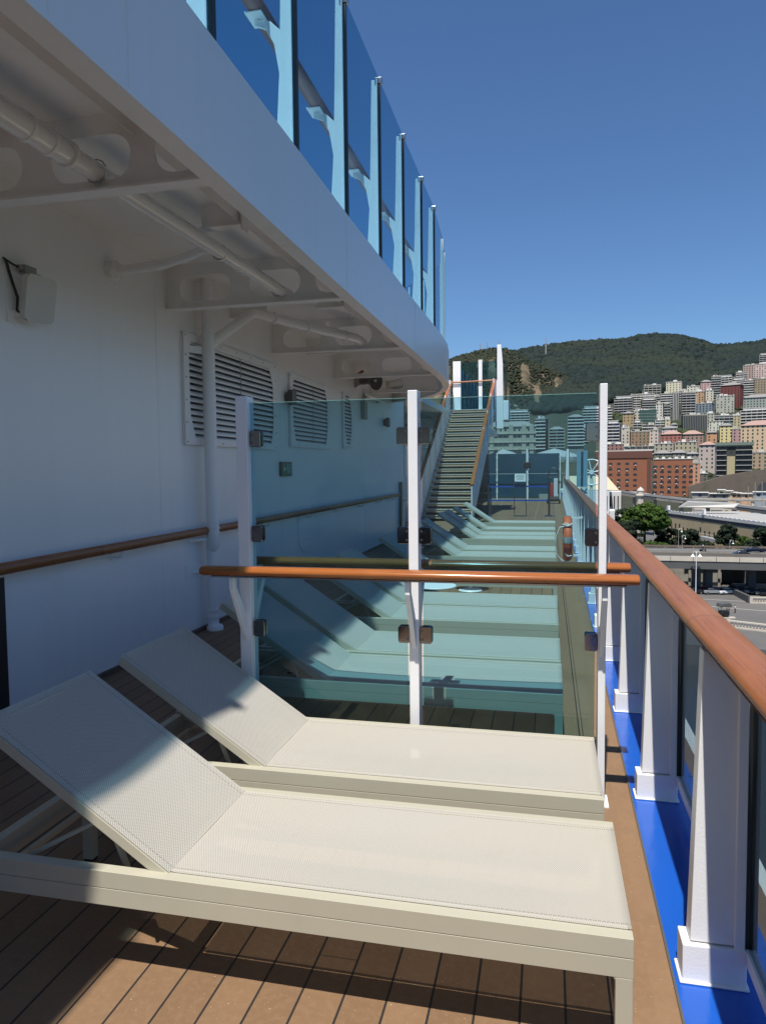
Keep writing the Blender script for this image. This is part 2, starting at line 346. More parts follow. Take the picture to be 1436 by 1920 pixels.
MB().tube([(.12,0,0),(.12,1.4,0)],.03,10).build('tube',WHITE,tl_,True); MB().box((0,.1,-.02),(.12,.14,.02)).box((0,1.2,-.02),(.12,1.24,.02)).build('bracket',GREYP,tl_)
jb=thing('junction_box','small grey junction box with frame below the horn loudspeaker','box',(-3.43,13.15,2.55))
MB().box((0,0,0),(.08,.22,.34)).build('housing',GREYP,jb,False,.01); MB().tube([(.04,.1,.34),(.04,.1,.5)],.012,8).build('conduit',GREYP,jb,True)
ex=thing('exit_sign','small green emergency exit sign with arrow on the wall','sign',(-3.43,9.09,1.53))
MB().box((0,-.20,0),(.035,.20,.19)).build('housing',base('sign_edge',(.01,.05,.03),.4),ex,False,.004)
MB().box((.0352,-.185,.012),(.038,.185,.178)).build('sign_face',GREEN,ex)
LG=base('sign_mark',(.25,.55,.42),.5)
g=MB(); g.prism([(-.14,.095),(-.10,.14),(-.10,.11),(-.04,.11),(-.04,.08),(-.10,.08),(-.10,.05)],.0385,.040,'x'); g.build('arrow_mark',LG,ex)
g=MB().lathe([(.014,0),(.014,.002)],(.0385,.035,.148),12,(1,0,0)); g.prism([(.0,.13),(.05,.13),(.065,.095),(.05,.095),(.04,.11),(.045,.08),(.07,.05),(.055,.035),(.03,.065),(.01,.035),(-.005,.045),(.018,.08),(.018,.105),(.0,.1)],.0385,.040,'x')
g.build('figure_mark',LG,ex)
g=MB()
for a,b in (((.10,.03),(.112,.16)),((.15,.03),(.162,.16)),((.10,.15),(.162,.162))): g.box((.0385,a[0],a[1]),(.040,b[0],b[1]))
g.build('door_mark',LG,ex)
# ------------------------------------------------------------------ overhang
oh=thing('deck_overhang','white upper deck overhang with holed beams and curved end','overhang')
XF=-1.5
path=[(-1.60,-26),(-1.60,0),(-1.605,3),(-1.645,6),(-1.665,9),(-1.67,11.6),(-1.70,12.5),(-1.78,13.25),(-1.93,13.95),(-2.15,14.55),(-2.45,15.1),(-2.85,15.6),(-3.43,16.1)]
def xf(y):
    for (a,b),(c,d) in zip(path[:-1],path[1:]):
        if y<=d: return a+(c-a)*(y-b)/(d-b)
    return path[-1][0]
def offset(path,d):
    out=[]
    for i,p in enumerate(path):
        a=Vector(path[max(i-1,0)]); b=Vector(path[min(i+1,len(path)-1)]); t=(b-a).normalized(); n=Vector((-t.y,t.x)); out.append((p[0]+n.x*d,p[1]+n.y*d))
    return out
def wallpath(mb,pa,pb,z0,z1):
    n=len(pa); v=[(p[0],p[1],z0) for p in pa]+[(p[0],p[1],z1) for p in pa]+[(p[0],p[1],z0) for p in pb]+[(p[0],p[1],z1) for p in pb]
    f=[]
    for i in range(n-1):
        f+=[(i,i+1,i+1+n,i+n),(i+2*n,i+3*n,i+1+3*n,i+1+2*n),(i,i+2*n,i+1+2*n,i+1),(i+n,i+1+n,i+1+3*n,i+3*n)]
    f+=[(0,n,3*n,2*n),(n-1,3*n-1,4*n-1,2*n-1)]
    mb.add(v,f); return mb
inn=offset(path,.02); lip=offset(path,.115)
wallpath(MB(),path,inn,3.098,3.742).build('fascia',WALLP,oh,True)
for y_ in (2.15,2.62,5.9,9.2): MB().box((xf(y_)+.0,y_,3.12),(xf(y_)+.003,y_+.006,3.735)).build('fascia_seam',WHITE,oh)
wallpath(MB(),inn,lip,3.098,3.112).build('bottom_flange',SOFF,oh)

sf=MB(); pp=inn+[(-3.43,-26)]; sf.prism(pp,3.5,3.62,'z'); sf.build('soffit',SOFF,oh)
wallpath(MB(),offset(path,.50),offset(path,.508),3.37,3.499).build('edge_stiffener',SOFF,oh)
def beam(y,xr,hz,holes=((-3.30,-2.80),(-2.62,-2.14),(-2.00,-1.74))):
    x0=-3.43
    out=[(x0,hz),(xr+.0,hz),(xr+.04,hz+.02),(xr+.04,3.5),(x0,3.5)]
    hs=[]
    for a,b in holes:
        if b<xr+.1: hs.append(rrect(a,hz+.055,b,3.395,.105)[::-1])
    for c in (-2.71,-2.145):
        if c<xr: hs.append(rrect(c-.03,3.40,c+.03,3.47,.028)[::-1])
    w_=plate('beam_web',out,hs,.012,XZ(y),SOFF,oh)
    MB().box((x0,y-.05,hz-.014),(xr,y+.05,hz)).build('beam_flange',SOFF,oh,False,.002)
for y in (-15.05,-12.4,-9.75,-7.1,-4.45,-1.8,.85,3.5,6.15,8.8,11.45): beam(y,-1.72,3.11)
beam(13.9,-2.12,3.11,((-3.2,-2.75),))
for y in (-.5,2.15,4.85,7.5,10.1):
    MB().box((-2.42,y-.004,3.345),(-2.12,y+.004,3.5)).box((-2.42,y-.05,3.335),(-2.10,y+.05,3.345)).box((-2.10,y-.05,3.30),(-2.09,y+.05,3.5)).build('stub_bracket',SOFF,oh)
    if y>7: MB().box((-3.43,y-.03,3.28),(-3.0,y+.03,3.30)).box((-3.43,y-.004,3.30),(-3.0,y+.004,3.5)).build('stub_bracket',SOFF,oh)
# ------------------------------------------------------------------ pipes
pm=thing('ceiling_pipe','fat white pipe running under the overhang beams','pipe')
def rings(mb,pts,r):
    for p,ax in pts: mb.lathe([(r,-.012),(r+.006,-.012),(r+.006,.012),(r,.012)],p,16,ax)
MB().tube([(-2.34,-20,3.2),(-2.34,3.2,3.2)],.062,18).tube([(-2.34,3.2,3.2),(-2.31,6.30,3.2)],.052,18).build('pipe_run',PIPEP,pm,True)
m=MB(); rings(m,[((-2.34,y,3.2),(0,1,0)) for y in (1.9,2.95,3.1,3.25)],.062); rings(m,[((-2.33,y,3.2),(0,1,0)) for y in (4.95,5.25,5.35,6.1)],.053); m.build('collar',SOFF,pm,True)
m=MB()
for y,r in ((3.47,.062),(4.93,.056),(6.08,.056)): m.tube([(-2.33+r*math.cos(a),y,3.2+r*math.sin(a)) for a in [R(20+k*30) for k in range(12)]],.004,6); m.build('pipe_clip',STEEL,pm); m=MB()
MB().tube([(-3.43,5.24,3.22),(-2.95,5.2,3.22),(-2.65,5.05,3.22),(-2.40,4.85,3.2)],.035,14).lathe([(.075,0),(.08,.06),(.06,.09)],(-3.43,5.24,3.22),20,(1,0,-.02)).build('branch_pipe',PIPEP,pm,True)
p2=thing('downpipe','white downpipe standing on deck in front of the widest vent','pipe')
DP=(-3.30,6.68)
MB().tube([(*DP,.98),(*DP,3.5)],.064,20).tube([(DP[0]-.025,DP[1]+.02,0),(DP[0]-.025,DP[1]+.02,.98)],.056,20).lathe([(.03,.80),(.066,.85),(.07,.98)],(*DP,0),20).build('upright_pipe',WHITE,p2,True)
m=MB(); rings(m,[((*DP,z),(0,0,1)) for z in (.99,1.04,2.80,2.95)],.066); rings(m,[((DP[0]-.025,DP[1]+.02,z),(0,0,1)) for z in (.64,.60,.20,.13)],.058); m.lathe([(.085,0),(.085,.03),(.07,.05)],(*DP,0),20); m.build('collar',WHITE,p2,True)
MB().tube([(*DP,2.86),(-2.98,7.05,3.235),(-2.55,7.9,3.2),(-2.28,8.55,3.2),(-2.28,8.9,3.2)],.055,16).build('elbow_branch',PIPEP,p2,True)
for q_ in (((-2.83,7.28,3.222),(.4,.9,0)),((-2.62,7.74,3.205),(.4,.9,0)),((-2.36,8.36,3.2),(.4,.9,0)),((-2.28,8.75,3.2),(0,1,0))): m=MB(); rings(m,[q_],.056); m.build('branch_collar',SOFF,p2,True)
MB().bar((-3.43,6.42,2.80),(-3.33,6.66,2.80),.012,.07).bar((-3.43,6.42,.62),(-3.33,6.66,.62),.012,.03).bar((-3.43,6.42,.93),(-3.33,6.66,.93),.012,.03).box((-3.43,6.35,.55),(-3.42,6.45,.70)).box((-3.43,6.35,2.72),(-3.42,6.47,2.88)).build('wall_bracket',WHITE,p2)
# ------------------------------------------------------------------ upper windscreen on the overhang
ws=thing('upper_windscreen','tall blue tinted glass windscreen on white posts along upper deck','windscreen')
PY=[-9.3+1.28*k for k in range(8)]+[.86,2.16,3.46,4.75,6.06,7.36,8.63,9.92,11.05]
ZT=5.55
pp_=None
for y in PY:
    if pp_ is None:
        p=MB()
        p.prism([(-.03,3.74),(-.03,ZT),(-.095,ZT),(-.11,4.9),(-.125,4.35),(-.165,3.74)],-.014,.014,'y')
        p.box((-.04,-.04,3.74),(-.028,.04,ZT))
        p.prism([(-.105,4.55),(-.19,4.63),(-.30,4.66),(-.30,4.615),(-.22,4.58),(-.165,4.48),(-.12,4.22)],-.009,.009,'y'); p.box((-.34,-.09,4.655),(-.22,.09,4.665))
        o=p.build('post',ROUGHW,ws,False,.003)
        MB().box((-.0265,-.018,3.74),(-.005,.018,ZT-.02)).build('gasket',BLACK,o)
        MB().box((-.06,-.024,ZT-.04),(.015,.024,ZT+.02)).build('top_clamp',STEEL,o,False,.006)
        pp_=o
    else: o=copy_tree(pp_,ws)
    o.location=(xf(y)-.015,y,0)
for a,b in zip(PY[:-1],PY[1:]):
    xa,xb=xf(a)-.015,xf(b)-.015
    MB().hexa([(xa-.025,a+.02,3.78),(xb-.025,b-.02,3.78),(xb-.017,b-.02,3.78),(xa-.017,a+.02,3.78),(xa-.025,a+.02,ZT+.01),(xb-.025,b-.02,ZT+.01),(xb-.017,b-.02,ZT+.01),(xa-.017,a+.02,ZT+.01)]).build('glass_panel',GLASSB,ws)
MB().hexa([(-1.71,11.07,3.78),(-1.78,12.4,3.78),(-1.772,12.4,3.78),(-1.702,11.07,3.78),(-1.71,11.07,ZT),(-1.78,12.4,ZT),(-1.772,12.4,ZT),(-1.702,11.07,ZT)]).build('glass_panel',GLASSB,ws)
cv=[(-1.78,12.42),(-1.86,13.2),(-2.0,13.85),(-2.22,14.45),(-2.52,15.0),(-2.92,15.5),(-3.5,16.0),(-4.3,16.3)]
for a,b in zip(cv[:-1],cv[1:]):
    MB().bar((a[0],a[1],3.74),(a[0],a[1],5.5),.05,.05,(0,1,0)).build('post',ROUGHW,ws)
    MB().hexa([(a[0],a[1]+.03,3.78),(b[0],b[1]-.03,3.78),(b[0]+.008,b[1]-.02,3.78),(a[0]+.008,a[1]+.04,3.78),(a[0],a[1]+.03,ZT),(b[0],b[1]-.03,ZT),(b[0]+.008,b[1]-.02,ZT),(a[0]+.008,a[1]+.04,ZT)]).build('glass_panel',GLASSB,ws)
MB().box((-3.5,15.0,3.5),(-6.5,26.45,3.7)).build('side_deck',WHITE,ws)
MB().tube([(-1.89,-9,4.70),(-1.895,3,4.70),(-1.96,11.6,4.70)],.06,14,(1.15,.6)).build('handrail',WOODD,ws,True)
vt=thing('upper_vent_pipe','short pale blue pipe end behind the upper windscreen','pipe',(-2.0,5.6,3.6))
MB().tube([(0,0,0),(0,0,.6)],.045,14).lathe([(.05,.58),(.05,.63)],(0,0,0),14).build('pipe_end',WHITE,vt,True)
# ------------------------------------------------------------------ glass partition across the deck
gp=thing('glass_partition','tinted glass partition on three white posts across the deck','partition')
YS=3.53
PX=(-1.547,-.649,.247)
for i,x in enumerate(PX):
    p=MB(); w_=(.032,.024,.017)[i]
    p.box((x-w_,YS-.045,0),(x+w_,YS+.045,2.0))
    p.box((x-w_-.02,YS-.065,0),(x+w_+.02,YS+.065,.012))
    for s in (-1,1): p.prism([(YS+s*.045,.72),(YS+s*.21,1.02),(YS+s*.21,1.10),(YS+s*.17,1.10),(YS+s*.17,1.03),(YS+s*.045,.86)],x-.012,x+.012,'x')
    po=p.build('post',ROUGHW,gp,False,.003)
    for z in (1.78,1.285,.785):
        sides=([1] if i==0 else [-1,1] if i==1 else [-1])
        for s in sides:
            c=MB()
            xa,xb=(x+w_+.001,x+w_+.062) if s>0 else (x-w_-.062,x-w_-.001)
            for ya,yb in ((YS-.024,YS-.008),(YS+.008,YS+.024)): c.prism(rrect(xa,z-.043,xb,z+.043,.012,3),ya,yb,'y')
            co=c.build('clamp',MIRROR,gp,False,.003)
            for ys_ in (YS-.0245,):
                for dz in (-.022,.022): MB().lathe([(.006,0),(.006,.003)],((xa if s>0 else xb)+s*.012,ys_,z+dz),10,(0,-1,0)).build('screw',DARKSTEEL,co)
            MB().box((xa,YS-.0078,z-.040),(xb,YS+.0078,z+.040)).build('rubber_pad',BLACK,co) if False else None
for a,b,zt in ((PX[0]+.034,PX[1]-.040,1.965),(PX[1]+.040,PX[2]-.030,1.960)):
    o=MB().box((a,YS-.006,.10),(b,YS+.006,zt)).build('glass_panel',GLASS,gp)
    e=.0012
    MB().box((a,YS-.0055,zt+.0005),(b,YS+.0055,zt+.002)).build('glass_edge',base('glass_edge',(.25,.5,.45),.2),o)
for yb in (YS-.20,YS+.20):
    x0,x1=(-1.705,.39) if yb<YS else (-1.615,.395)
    o=MB().tube([(x0,yb,1.115),(x0+.01,yb,1.115),(x1-.01,yb,1.115),(x1,yb,1.115)],[.031,.034,.034,.031],20,(1.35,.72)).build('wooden_rail',WOODX,gp,True)
    MB().box((x0+.05,yb-.02,1.083),(x1-.05,yb+.02,1.09)).build('rail_strip',STEEL,o)
# ------------------------------------------------------------------ ship railing
rl=thing('ship_railing','ship side railing with varnished wood rail, white posts and glass','railing')
XR=lambda y:.500+.0078*y
ty=[-20,-12,-6,-3,0,3,6,9,12,15,18,21,24,27,30,33,36,38]
MB().tube([(XR(y),y,1.09) for y in ty],.05,24,(1.32,.62)).build('wooden_rail',WOODY,rl,True)
MB().tube([(XR(y),y,1.058) for y in ty],.03,8,(1.7,.2)).build('rail_strip',STEEL,rl)
posts=[2.36-1.28*14+1.28*k for k in range(43)]
pm_=None
for k,y in enumerate(posts):
    x=XR(y)-.018
    if pm_ is None:
        p=MB(); p.hexa([(-.064,-.035,.13),(.075,-.035,.13),(.075,.035,.13),(-.064,.035,.13),(-.038,-.03,1.05),(.068,-.03,1.05),(.068,.03,1.05),(-.038,.03,1.05)])
        p.box((.062,-.045,.10),(.092,.045,1.05))
        q=MB().box((-.088,-.048,.008),(.098,.048,.125)).box((-.096,-.056,0),(.106,.056,.009))
        g=MB().box((.0925,-.036,.11),(.128,.036,1.05))
        o=p.build('stanchion',ROUGHW,rl,False,.003); o2=q.build('stanchion_base',ROUGHW,o,False,.004); o3=g.build('gasket',BLACK,o)
        o.location=(x,y,.004); pm_=o
    else:
        o=copy_tree(pm_,rl); o.location=(x,y,.004)
gm=None
for k,y in enumerate(posts[:-1]):
    x=XR(y+.63)+.085
    if gm is None:
        gm=MB().box((-.004,.04,.13),(.004,1.24,1.05)).build('glass_panel',GLASSC,rl)
        o=MB().box((-.012,.035,.085),(.016,1.245,.13)).build('bottom_channel',WHITE,gm); gm.location=(x,y,0); gm.rotation_euler=(0,0,-.0078)
    else:
        c=copy_tree(gm,rl); c.location=(x,y,0)
# ------------------------------------------------------------------ loungers
def make_lounger():
    t=empty('sun_lounger'); W=.65; Lh=-1.37; La=-2.10
    f=MB()
    for y0 in (0,W-.04):
        f.box((La,y0,.3115),(0,y0+.04,.365)); f.box((La,y0,.255),(0,y0+.04,.3095)); f.box((La+.01,y0+.004,.3094),(-.02,y0+.036,.3116))
    f.box((-.04,.04,.29),(-.003,W-.04,.347)); f.box((La,.04,.27),(La+.04,W-.04,.35)); f.box((-1.42,.04,.28),(-1.38,W-.04,.32))
    f.build('bed_frame',FRAME,t,False,.0035)
    for x0 in (-.046,La+.001):
        for y0 in (0,W-.04):
            l=MB().box((x0,y0,.012),(x0+.046,y0+.04,.2555)); l.prism([(x0-.009,.2551),(x0+.004,.2551),(x0+.004,.242),(x0-.001,.246)],y0+.001,y0+.039,'y') if x0>-1 else None
            lo=l.build('leg',FRAME,t,False,.0035)
            MB().box((x0+.003,y0+.003,0),(x0+.043,y0+.037,.013)).build('foot_glide',BLACK,lo)
    # seat textile, slightly sagging, wrapped over the foot bar
    def sheet(name,fx,n=18,m=9):
        v=[];fc=[]
        for i in range(n+1):
            for j in range(m+1): v.append(fx(i/n,j/m))
        for i in range(n):
            for j in range(m):
                a=i*(m+1)+j; fc.append((a,a+1,a+m+2,a+m+1))
        o=MB().add(v,fc).build(name,TEXT,t); o.data.polygons.foreach_set('use_smooth',[True]*len(fc)); return o
    def seat(s,q):
        x=Lh+.001+min(1,s/.975)*(abs(Lh)-.001); y=.042+q*(W-.084); z=.367-.016*math.sin(PI*q)*math.sin(PI*s)**.6
        if s>.985: x=.003; z=.335
        return (x,y,z)
    sheet('seat_textile',seat,40,12)
    for y0 in (.040,W-.054): 
        MB().tube([(Lh+.01,y0+.007,.366),(-.012,y0+.007,.366)],.0065,8).build('hem',TEXT,t,True)
    # backrest, hinged up 33 degrees
    ang=R(33.5); BL=.80; c,s_=math.cos(ang),math.sin(ang)
    def B(d,y,h=0): return (Lh-.004-d*c, y, .346+d*s_+h)
    def back(s,q):
        d=s*BL; k=.014*math.sin(PI*q)*math.sin(PI*s)
        return (Lh-d*c-k*s_,.034+q*(W-.068),.3665-.005*math.sin(PI*q)*(1-s)+d*s_-k*c)
    sheet('backrest_textile',back,18,12)
    fb=MB()
    for y0 in (.052,W-.052): fb.bar(B(0,y0,-.004),B(BL,y0,-.004),.036,.036)
    fb.bar(B(BL-.018,.07,-.004),B(BL-.018,W-.07,-.004),.036,.034); fb.bar(B(.018,.07,-.004),B(.018,W-.07,-.004),.03,.03)
    fb.build('backrest_frame',FRAME,t,False,.003)
    sb=MB()
    for y0 in (.10,W-.10): sb.bar(B(.30,y0,-.02),(La+.10,y0,.285),.012,.028,(0,1,0)); sb.bar(B(.30,y0,-.02),(Lh-.17,y0,.28),.010,.022,(0,1,0)); 
    sb.bar((La+.10,.09,.285),(La+.10,W-.09,.285),.02,.02)
    sb.build('support_strut',FRAME,t,False,.002)
    return t
L0=make_lounger()
LS=[(.224,1.93,'nearest beige sun lounger, filling the foreground'),
    (.208,2.745,'second lounger from the camera, in front of the glass partition'),
    (.082,4.0,'first lounger behind the glass, with the bar shadow across it'),
    (.080,4.69,'lounger touching the one with the bar shadow behind glass'),
    (.082,5.80,'third lounger beyond the glass, after the first gap'),
    (.084,6.49,'fourth lounger beyond the glass, nearer the first round table'),
    (.10,8.20,'lone lounger between the two round tables, mostly behind the wooden bars'),
    (.11,10.1,'lounger just beyond the farther round table'),
    (.115,10.93,'ninth lounger from the camera, level with the lifebuoy'),
    (.125,12.65,'nearer lounger of the last close pair before the stairs'),
    (.13,13.42,'farther lounger of the last close pair before the stairs'),
    (.14,14.62,'lounger second from the stairs, single'),
    (.155,16.4,'farthest lounger, its backrest at the foot of the stairs')]
for i,(x,y,lb) in enumerate(LS):
    o=L0 if i==0 else copy_tree(L0); o.location=(x,y,.004); o.rotation_euler=(0,0,0 if i<2 else R(rnd.uniform(-.35,.35)))
    tag(o,lb,'sun lounger','sun loungers in a row along the deck')
for x,y,lb in ((-1.18,7.62,'white round side table nearer the glass, beside a lounger'),(-1.0,9.45,'white round side table farther away, between loungers')):
    t=thing('side_table',lb,'table',(x,y,.004),0,'round side tables between loungers')
    MB().lathe([(.22,.34),(.225,.345),(.225,.352),(.22,.357)],(0,0,0),32).build('table_top',WHITE,t,True); MB().tube([(0,0,.012),(0,0,.34)],.025,12).build('stem',WHITE,t,True); MB().lathe([(.16,0),(.15,.012)],(0,0,0),24).build('foot_plate',WHITE,t,True)
# ------------------------------------------------------------------ lifebuoy on the rail
lb=thing('lifebuoy','faded orange lifebuoy seen edge on, hung from the ship railing','lifebuoy',(.30,12,.46))
tor=MB(); n1,n2=40,14; v=[];f=[]
for i in range(n1):
    a=2*PI*i/n1
    for j in range(n2):
        b=2*PI*j/n2; rr=.305+.065*math.cos(b); v.append((.072*math.sin(b),rr*math.cos(a),rr*math.sin(a)))
for i in range(n1):
    for j in range(n2): f.append((i*n2+j,((i+1)%n1)*n2+j,((i+1)%n1)*n2+(j+1)%n2,i*n2+(j+1)%n2))
tor.add(v,f).build('ring',REDP,lb,True)
for k in range(4):
    a0=R(90*k); vv=[];ff=[]
    for i in range(5):
        a=a0+R(-8+4*i)
        for j in range(n2):
            b=2*PI*j/n2; rr=.305+.068*math.cos(b); vv.append((.075*math.sin(b),rr*math.cos(a),rr*math.sin(a)))
    for i in range(4):
        for j in range(n2): ff.append((i*n2+j,(i+1)*n2+j,(i+1)*n2+(j+1)%n2,i*n2+(j+1)%n2))
    MB().add(vv,ff).build('reflective_band',base('silver_band',(.45,.5,.5),.3,metal=.5),lb,True)
MB().tube([(-.02,-.30,.22),(-.12,-.30,.20),(-.17,-.28,.08),(-.19,-.25,-.10),(-.17,-.22,-.24),(-.10,-.2,-.33),(0,-.2,-.37)],.010,8).tube([(-.05,-.28,-.2),(0,-.3,-.26),(.06,-.28,-.25)],.009,8).tube([(-.08,-.30,.25),(0,-.32,.22),(.07,-.3,.26)],.012,8).tube([(.05,-.3,.22),(-.05,-.31,.27)],.012,8).build('rope',ROPE,lb,True)
MB().bar((.0,0,.31),(.25,0,.34),.05,.03).bar((.0,0,-.28),(.25,0,-.28),.04,.03).build('hook',WHITE,lb)
# ------------------------------------------------------------------ stairs
stx=thing('deck_staircase','open metal staircase with wooden rails up to the next deck','staircase')
B0=Vector((-3.80,21.6,0)); B1=Vector((-2.24,21.6,0)); T0=Vector((-3.43,26.2,3.70)); T1=Vector((-1.93,26.2,3.70))
NS=21
TREAD=base('grey_tread',(.50,.37,.26),.6); NOSE=base('steel_nosing',(.72,.68,.60),.35,metal=.4)
for k in range(1,NS+1):
    q=k/NS; a=B0.lerp(T0,q); b=B1.lerp(T1,q)
    tr=MB().box((a.x+.03,a.y-.13,a.z-.098),(b.x-.03,a.y+.13,a.z-.004)).build('tread',TREAD,stx)
    MB().box((a.x+.03,a.y-.15,a.z-.02),(b.x-.03,a.y-.131,a.z+.004)).build('nosing',NOSE,tr)
    m=MB(); nn=22
    for j in range(nn):
        xx=a.x+.06+(b.x-a.x-.12)*j/(nn-1); m.box((xx-.005,a.y+.118,a.z-.175),(xx+.005,a.y+.128,a.z-.099))
    m.build('riser_bars',GREYP,tr); MB().box((a.x+.04,a.y+.131,a.z-.18),(b.x-.04,a.y+.136,a.z-.099)).build('gap_dark_plate',BLACK,tr)  # thin black plate added to paint the gaps between treads dark
for P,Q,s in ((B0,T0,-1),(B1,T1,1)):
    MB().hexa([(P.x,P.y-.35,0),(P.x+s*.03,P.y-.35,0),(P.x+s*.03,P.y+.15,-.0),(P.x,P.y+.15,0),(Q.x,Q.y-.15,Q.z+.03),(Q.x+s*.03,Q.y-.15,Q.z+.03),(Q.x+s*.03,Q.y+.25,Q.z-.18),(Q.x,Q.y+.25,Q.z-.18)]).build('stringer',WHITE,stx)
    c=s*.03
    pn=MB().hexa([(P.x+c,P.y-.25,.08),(P.x+c+.006,P.y-.25,.08),(Q.x+c+.006,Q.y-.1,Q.z+.05),(Q.x+c,Q.y-.1,Q.z+.05),(P.x+c,P.y-.25,.98),(P.x+c+.006,P.y-.25,.98),(Q.x+c+.006,Q.y-.1,Q.z+.95),(Q.x+c,Q.y-.1,Q.z+.95)]).build('side_panel',WHITE,stx)
    m=MB()
    for k in range(26):
        q=(k+.5)/26; p=P.lerp(Q,q)
        for dz in (.3,.6): m.lathe([(.02,0),(.02,.008)],(p.x+c-.004,p.y-.2,p.z+dz),8,(1,0,0))
    m.build('panel_bolts',GREYP,pn)
    e1=Vector((P.x+c,P.y-.25,1.10)); e2=Vector((Q.x+c,Q.y-.05,Q.z+1.03))
    rr=MB().tube([e1,e1.lerp(e2,.5),e2,e2+Vector((.02*s,.18,.02)),e2+Vector((.08*s,.35,-.12))],.055,12,(1.1,.75)).build('wooden_rail',WOODX,stx,True)
    for k in range(7):
        p=P.lerp(Q,k/6); MB().box((p.x+c-.02,p.y-.27,p.z),(p.x+c+.02,p.y-.23,p.z+1.06)).build('baluster',GREYPAINT,stx)
# ------------------------------------------------------------------ upper platform behind the stairs
up=thing('upper_platform','raised white deck platform at the top of the staircase','platform')
MB().box((-6.5,26.45,3.46),(-3.0,44,3.70)).box((-3.0,26.45,3.46),(-1.62,29.5,3.70)).build('platform_deck',WHITE,up)
MB().box((-1.62,26.3,3.30),(-1.40,27.4,4.0)).build('platform_corner',WHITE,up,False,.02)
MB().box((-5.5,30,0),(-5.3,44,3.46)).build('support_wall',WHITE,up)
for x,y in ((-3.3,33),(-3.3,40)): MB().tube([(x,y,0),(x,y,3.46)],.07,12).build('pillar',WHITE,up,True)
us=thing('platform_windscreen','glass windscreen with white posts round the platform above stairs','windscreen')
ps=[(-3.12,26.6,5.52,.11),(-2.42,26.6,5.50,.05)]
MB().box((-3.42,26.55,3.7),(-3.14,26.65,5.50)).build('post',WHITE,us); MB().box((-2.49,26.55,3.7),(-2.36,26.65,5.52)).build('post',WHITE,us)
o=MB().prism([(-1.86,3.0),(-1.58,3.0),(-1.60,5.3),(-1.66,5.98),(-1.80,5.98),(-1.80,4.75),(-1.90,4.6)],26.25,26.37,'y').build('tall_post',WHITE,us,False,.01)
MB().box((-3.13,26.58,3.72),(-2.50,26.60,5.46)).build('glass_panel',GLASSB,us); MB().box((-2.35,26.58,3.72),(-1.82,26.60,5.46)).build('glass_panel',GLASSB,us)
MB().box((-1.56,26.4,3.9),(-1.54,28.0,5.6)).build('glass_panel',GLASSC,us)
for k in range(9):
    y=28.2+k*1.5; MB().box((-3.52,y,3.72),(-3.40,y+.05,5.6)).build('post',LTEAL,us)
    MB().box((-3.45,y+.06,3.72),(-3.43,y+1.45,5.55)).build('glass_panel',BPAN,us)
MB().tube([(-3.9,26.5,4.72),(-1.95,26.5,4.76)],.028,10).build('handrail',WOODX,us,True)
lw=thing('left_screen_wall','white and teal side screen left of the staircase','wall')
MB().box((-4.25,17.3,0),(-4.15,30,2.3)).build('lower_panel',WALLP,lw); MB().box((-4.22,17.3,2.3),(-4.20,30,3.5)).build('glass_panel',GLASS,lw); MB().box((-4.3,17.25,0),(-3.43,17.35,2.9)).build('return_panel',WALLP,lw)
bk=thing('aft_deckhouse','white deckhouse block behind the stairs at the left','deckhouse')
MB().box((-9,30,0),(-5.6,60,3.4)).build('wall_panel',WALLP,bk)
# ------------------------------------------------------------------ end of the deck: blue glass screen, parasols
es_=thing('blue_glass_screen','dark blue glass screen closing the far end of deck','windscreen')
YE=36.6
xs=[-5.9,-4.2,-2.52,-1.0,.55]
for a,b in zip(xs[:-1],xs[1:]): MB().box((a+.03,YE-.01,.12),(b-.03,YE+.01,2.28)).build('glass_panel',BPAN,es_)
for x in xs[1:]: 
    o=MB().box((x-.025,YE-.06,0),(x+.025,YE+.02,2.34)).build('post',WHITE,es_)
    for z in (.4,1.0,1.5,2.1): MB().box((x-.06,YE-.04,z-.05),(x+.06,YE-.015,z+.05)).build('clamp',GREYP,o)
MB().tube([(-3.3,YE-.25,1.28),(.9,YE-.25,1.28)],.02,8).build('steel_rail',STEEL,es_,True)
MB().box((-3.3,YE+.02,0),(.6,YE+.06,.14)).build('kerb',GREYP,es_)
sdw=thing('side_glass_screen','blue glass side screen with tall white post by railing','windscreen')
MB().hexa([(.66,29.7,1.0),(.80,29.7,1.0),(.80,29.85,1.0),(.66,29.85,1.0),(.70,29.7,2.32),(.78,29.7,2.32),(.78,29.85,2.32),(.70,29.85,2.32)]).build('tall_post',WHITE,sdw)
PBL=base('pale_blue_post',(.16,.30,.38),.4); DBL=base('dark_blue_panel',(.012,.035,.055),.3)
MB().box((.90,24.5,.95),(1.03,24.6,2.12)).build('post',PBL,sdw); MB().box((1.04,24.5,.95),(1.10,24.6,2.10)).build('dark_panel',DBL,sdw); MB().box((1.11,24.5,.95),(1.24,24.6,2.14)).build('post',PBL,sdw); MB().box((1.12,24.6,.95),(1.14,29.5,2.1)).build('glass_panel',GLASSD,sdw)
MB().box((.8,30.0,.3),(.82,36.5,2.25)).build('glass_panel',BPAN,sdw)
pr=thing('signal_post','white mast with black fitting standing before the blue glass','post',(-.98,34.5,0))
MB().tube([(0,0,0),(0,0,2.45)],.05,10).build('mast',WHITE,pr,True); MB().box((-.16,-.1,1.55),(.16,.12,1.85)).build('black_fitting',BLACK,pr,False,.03)
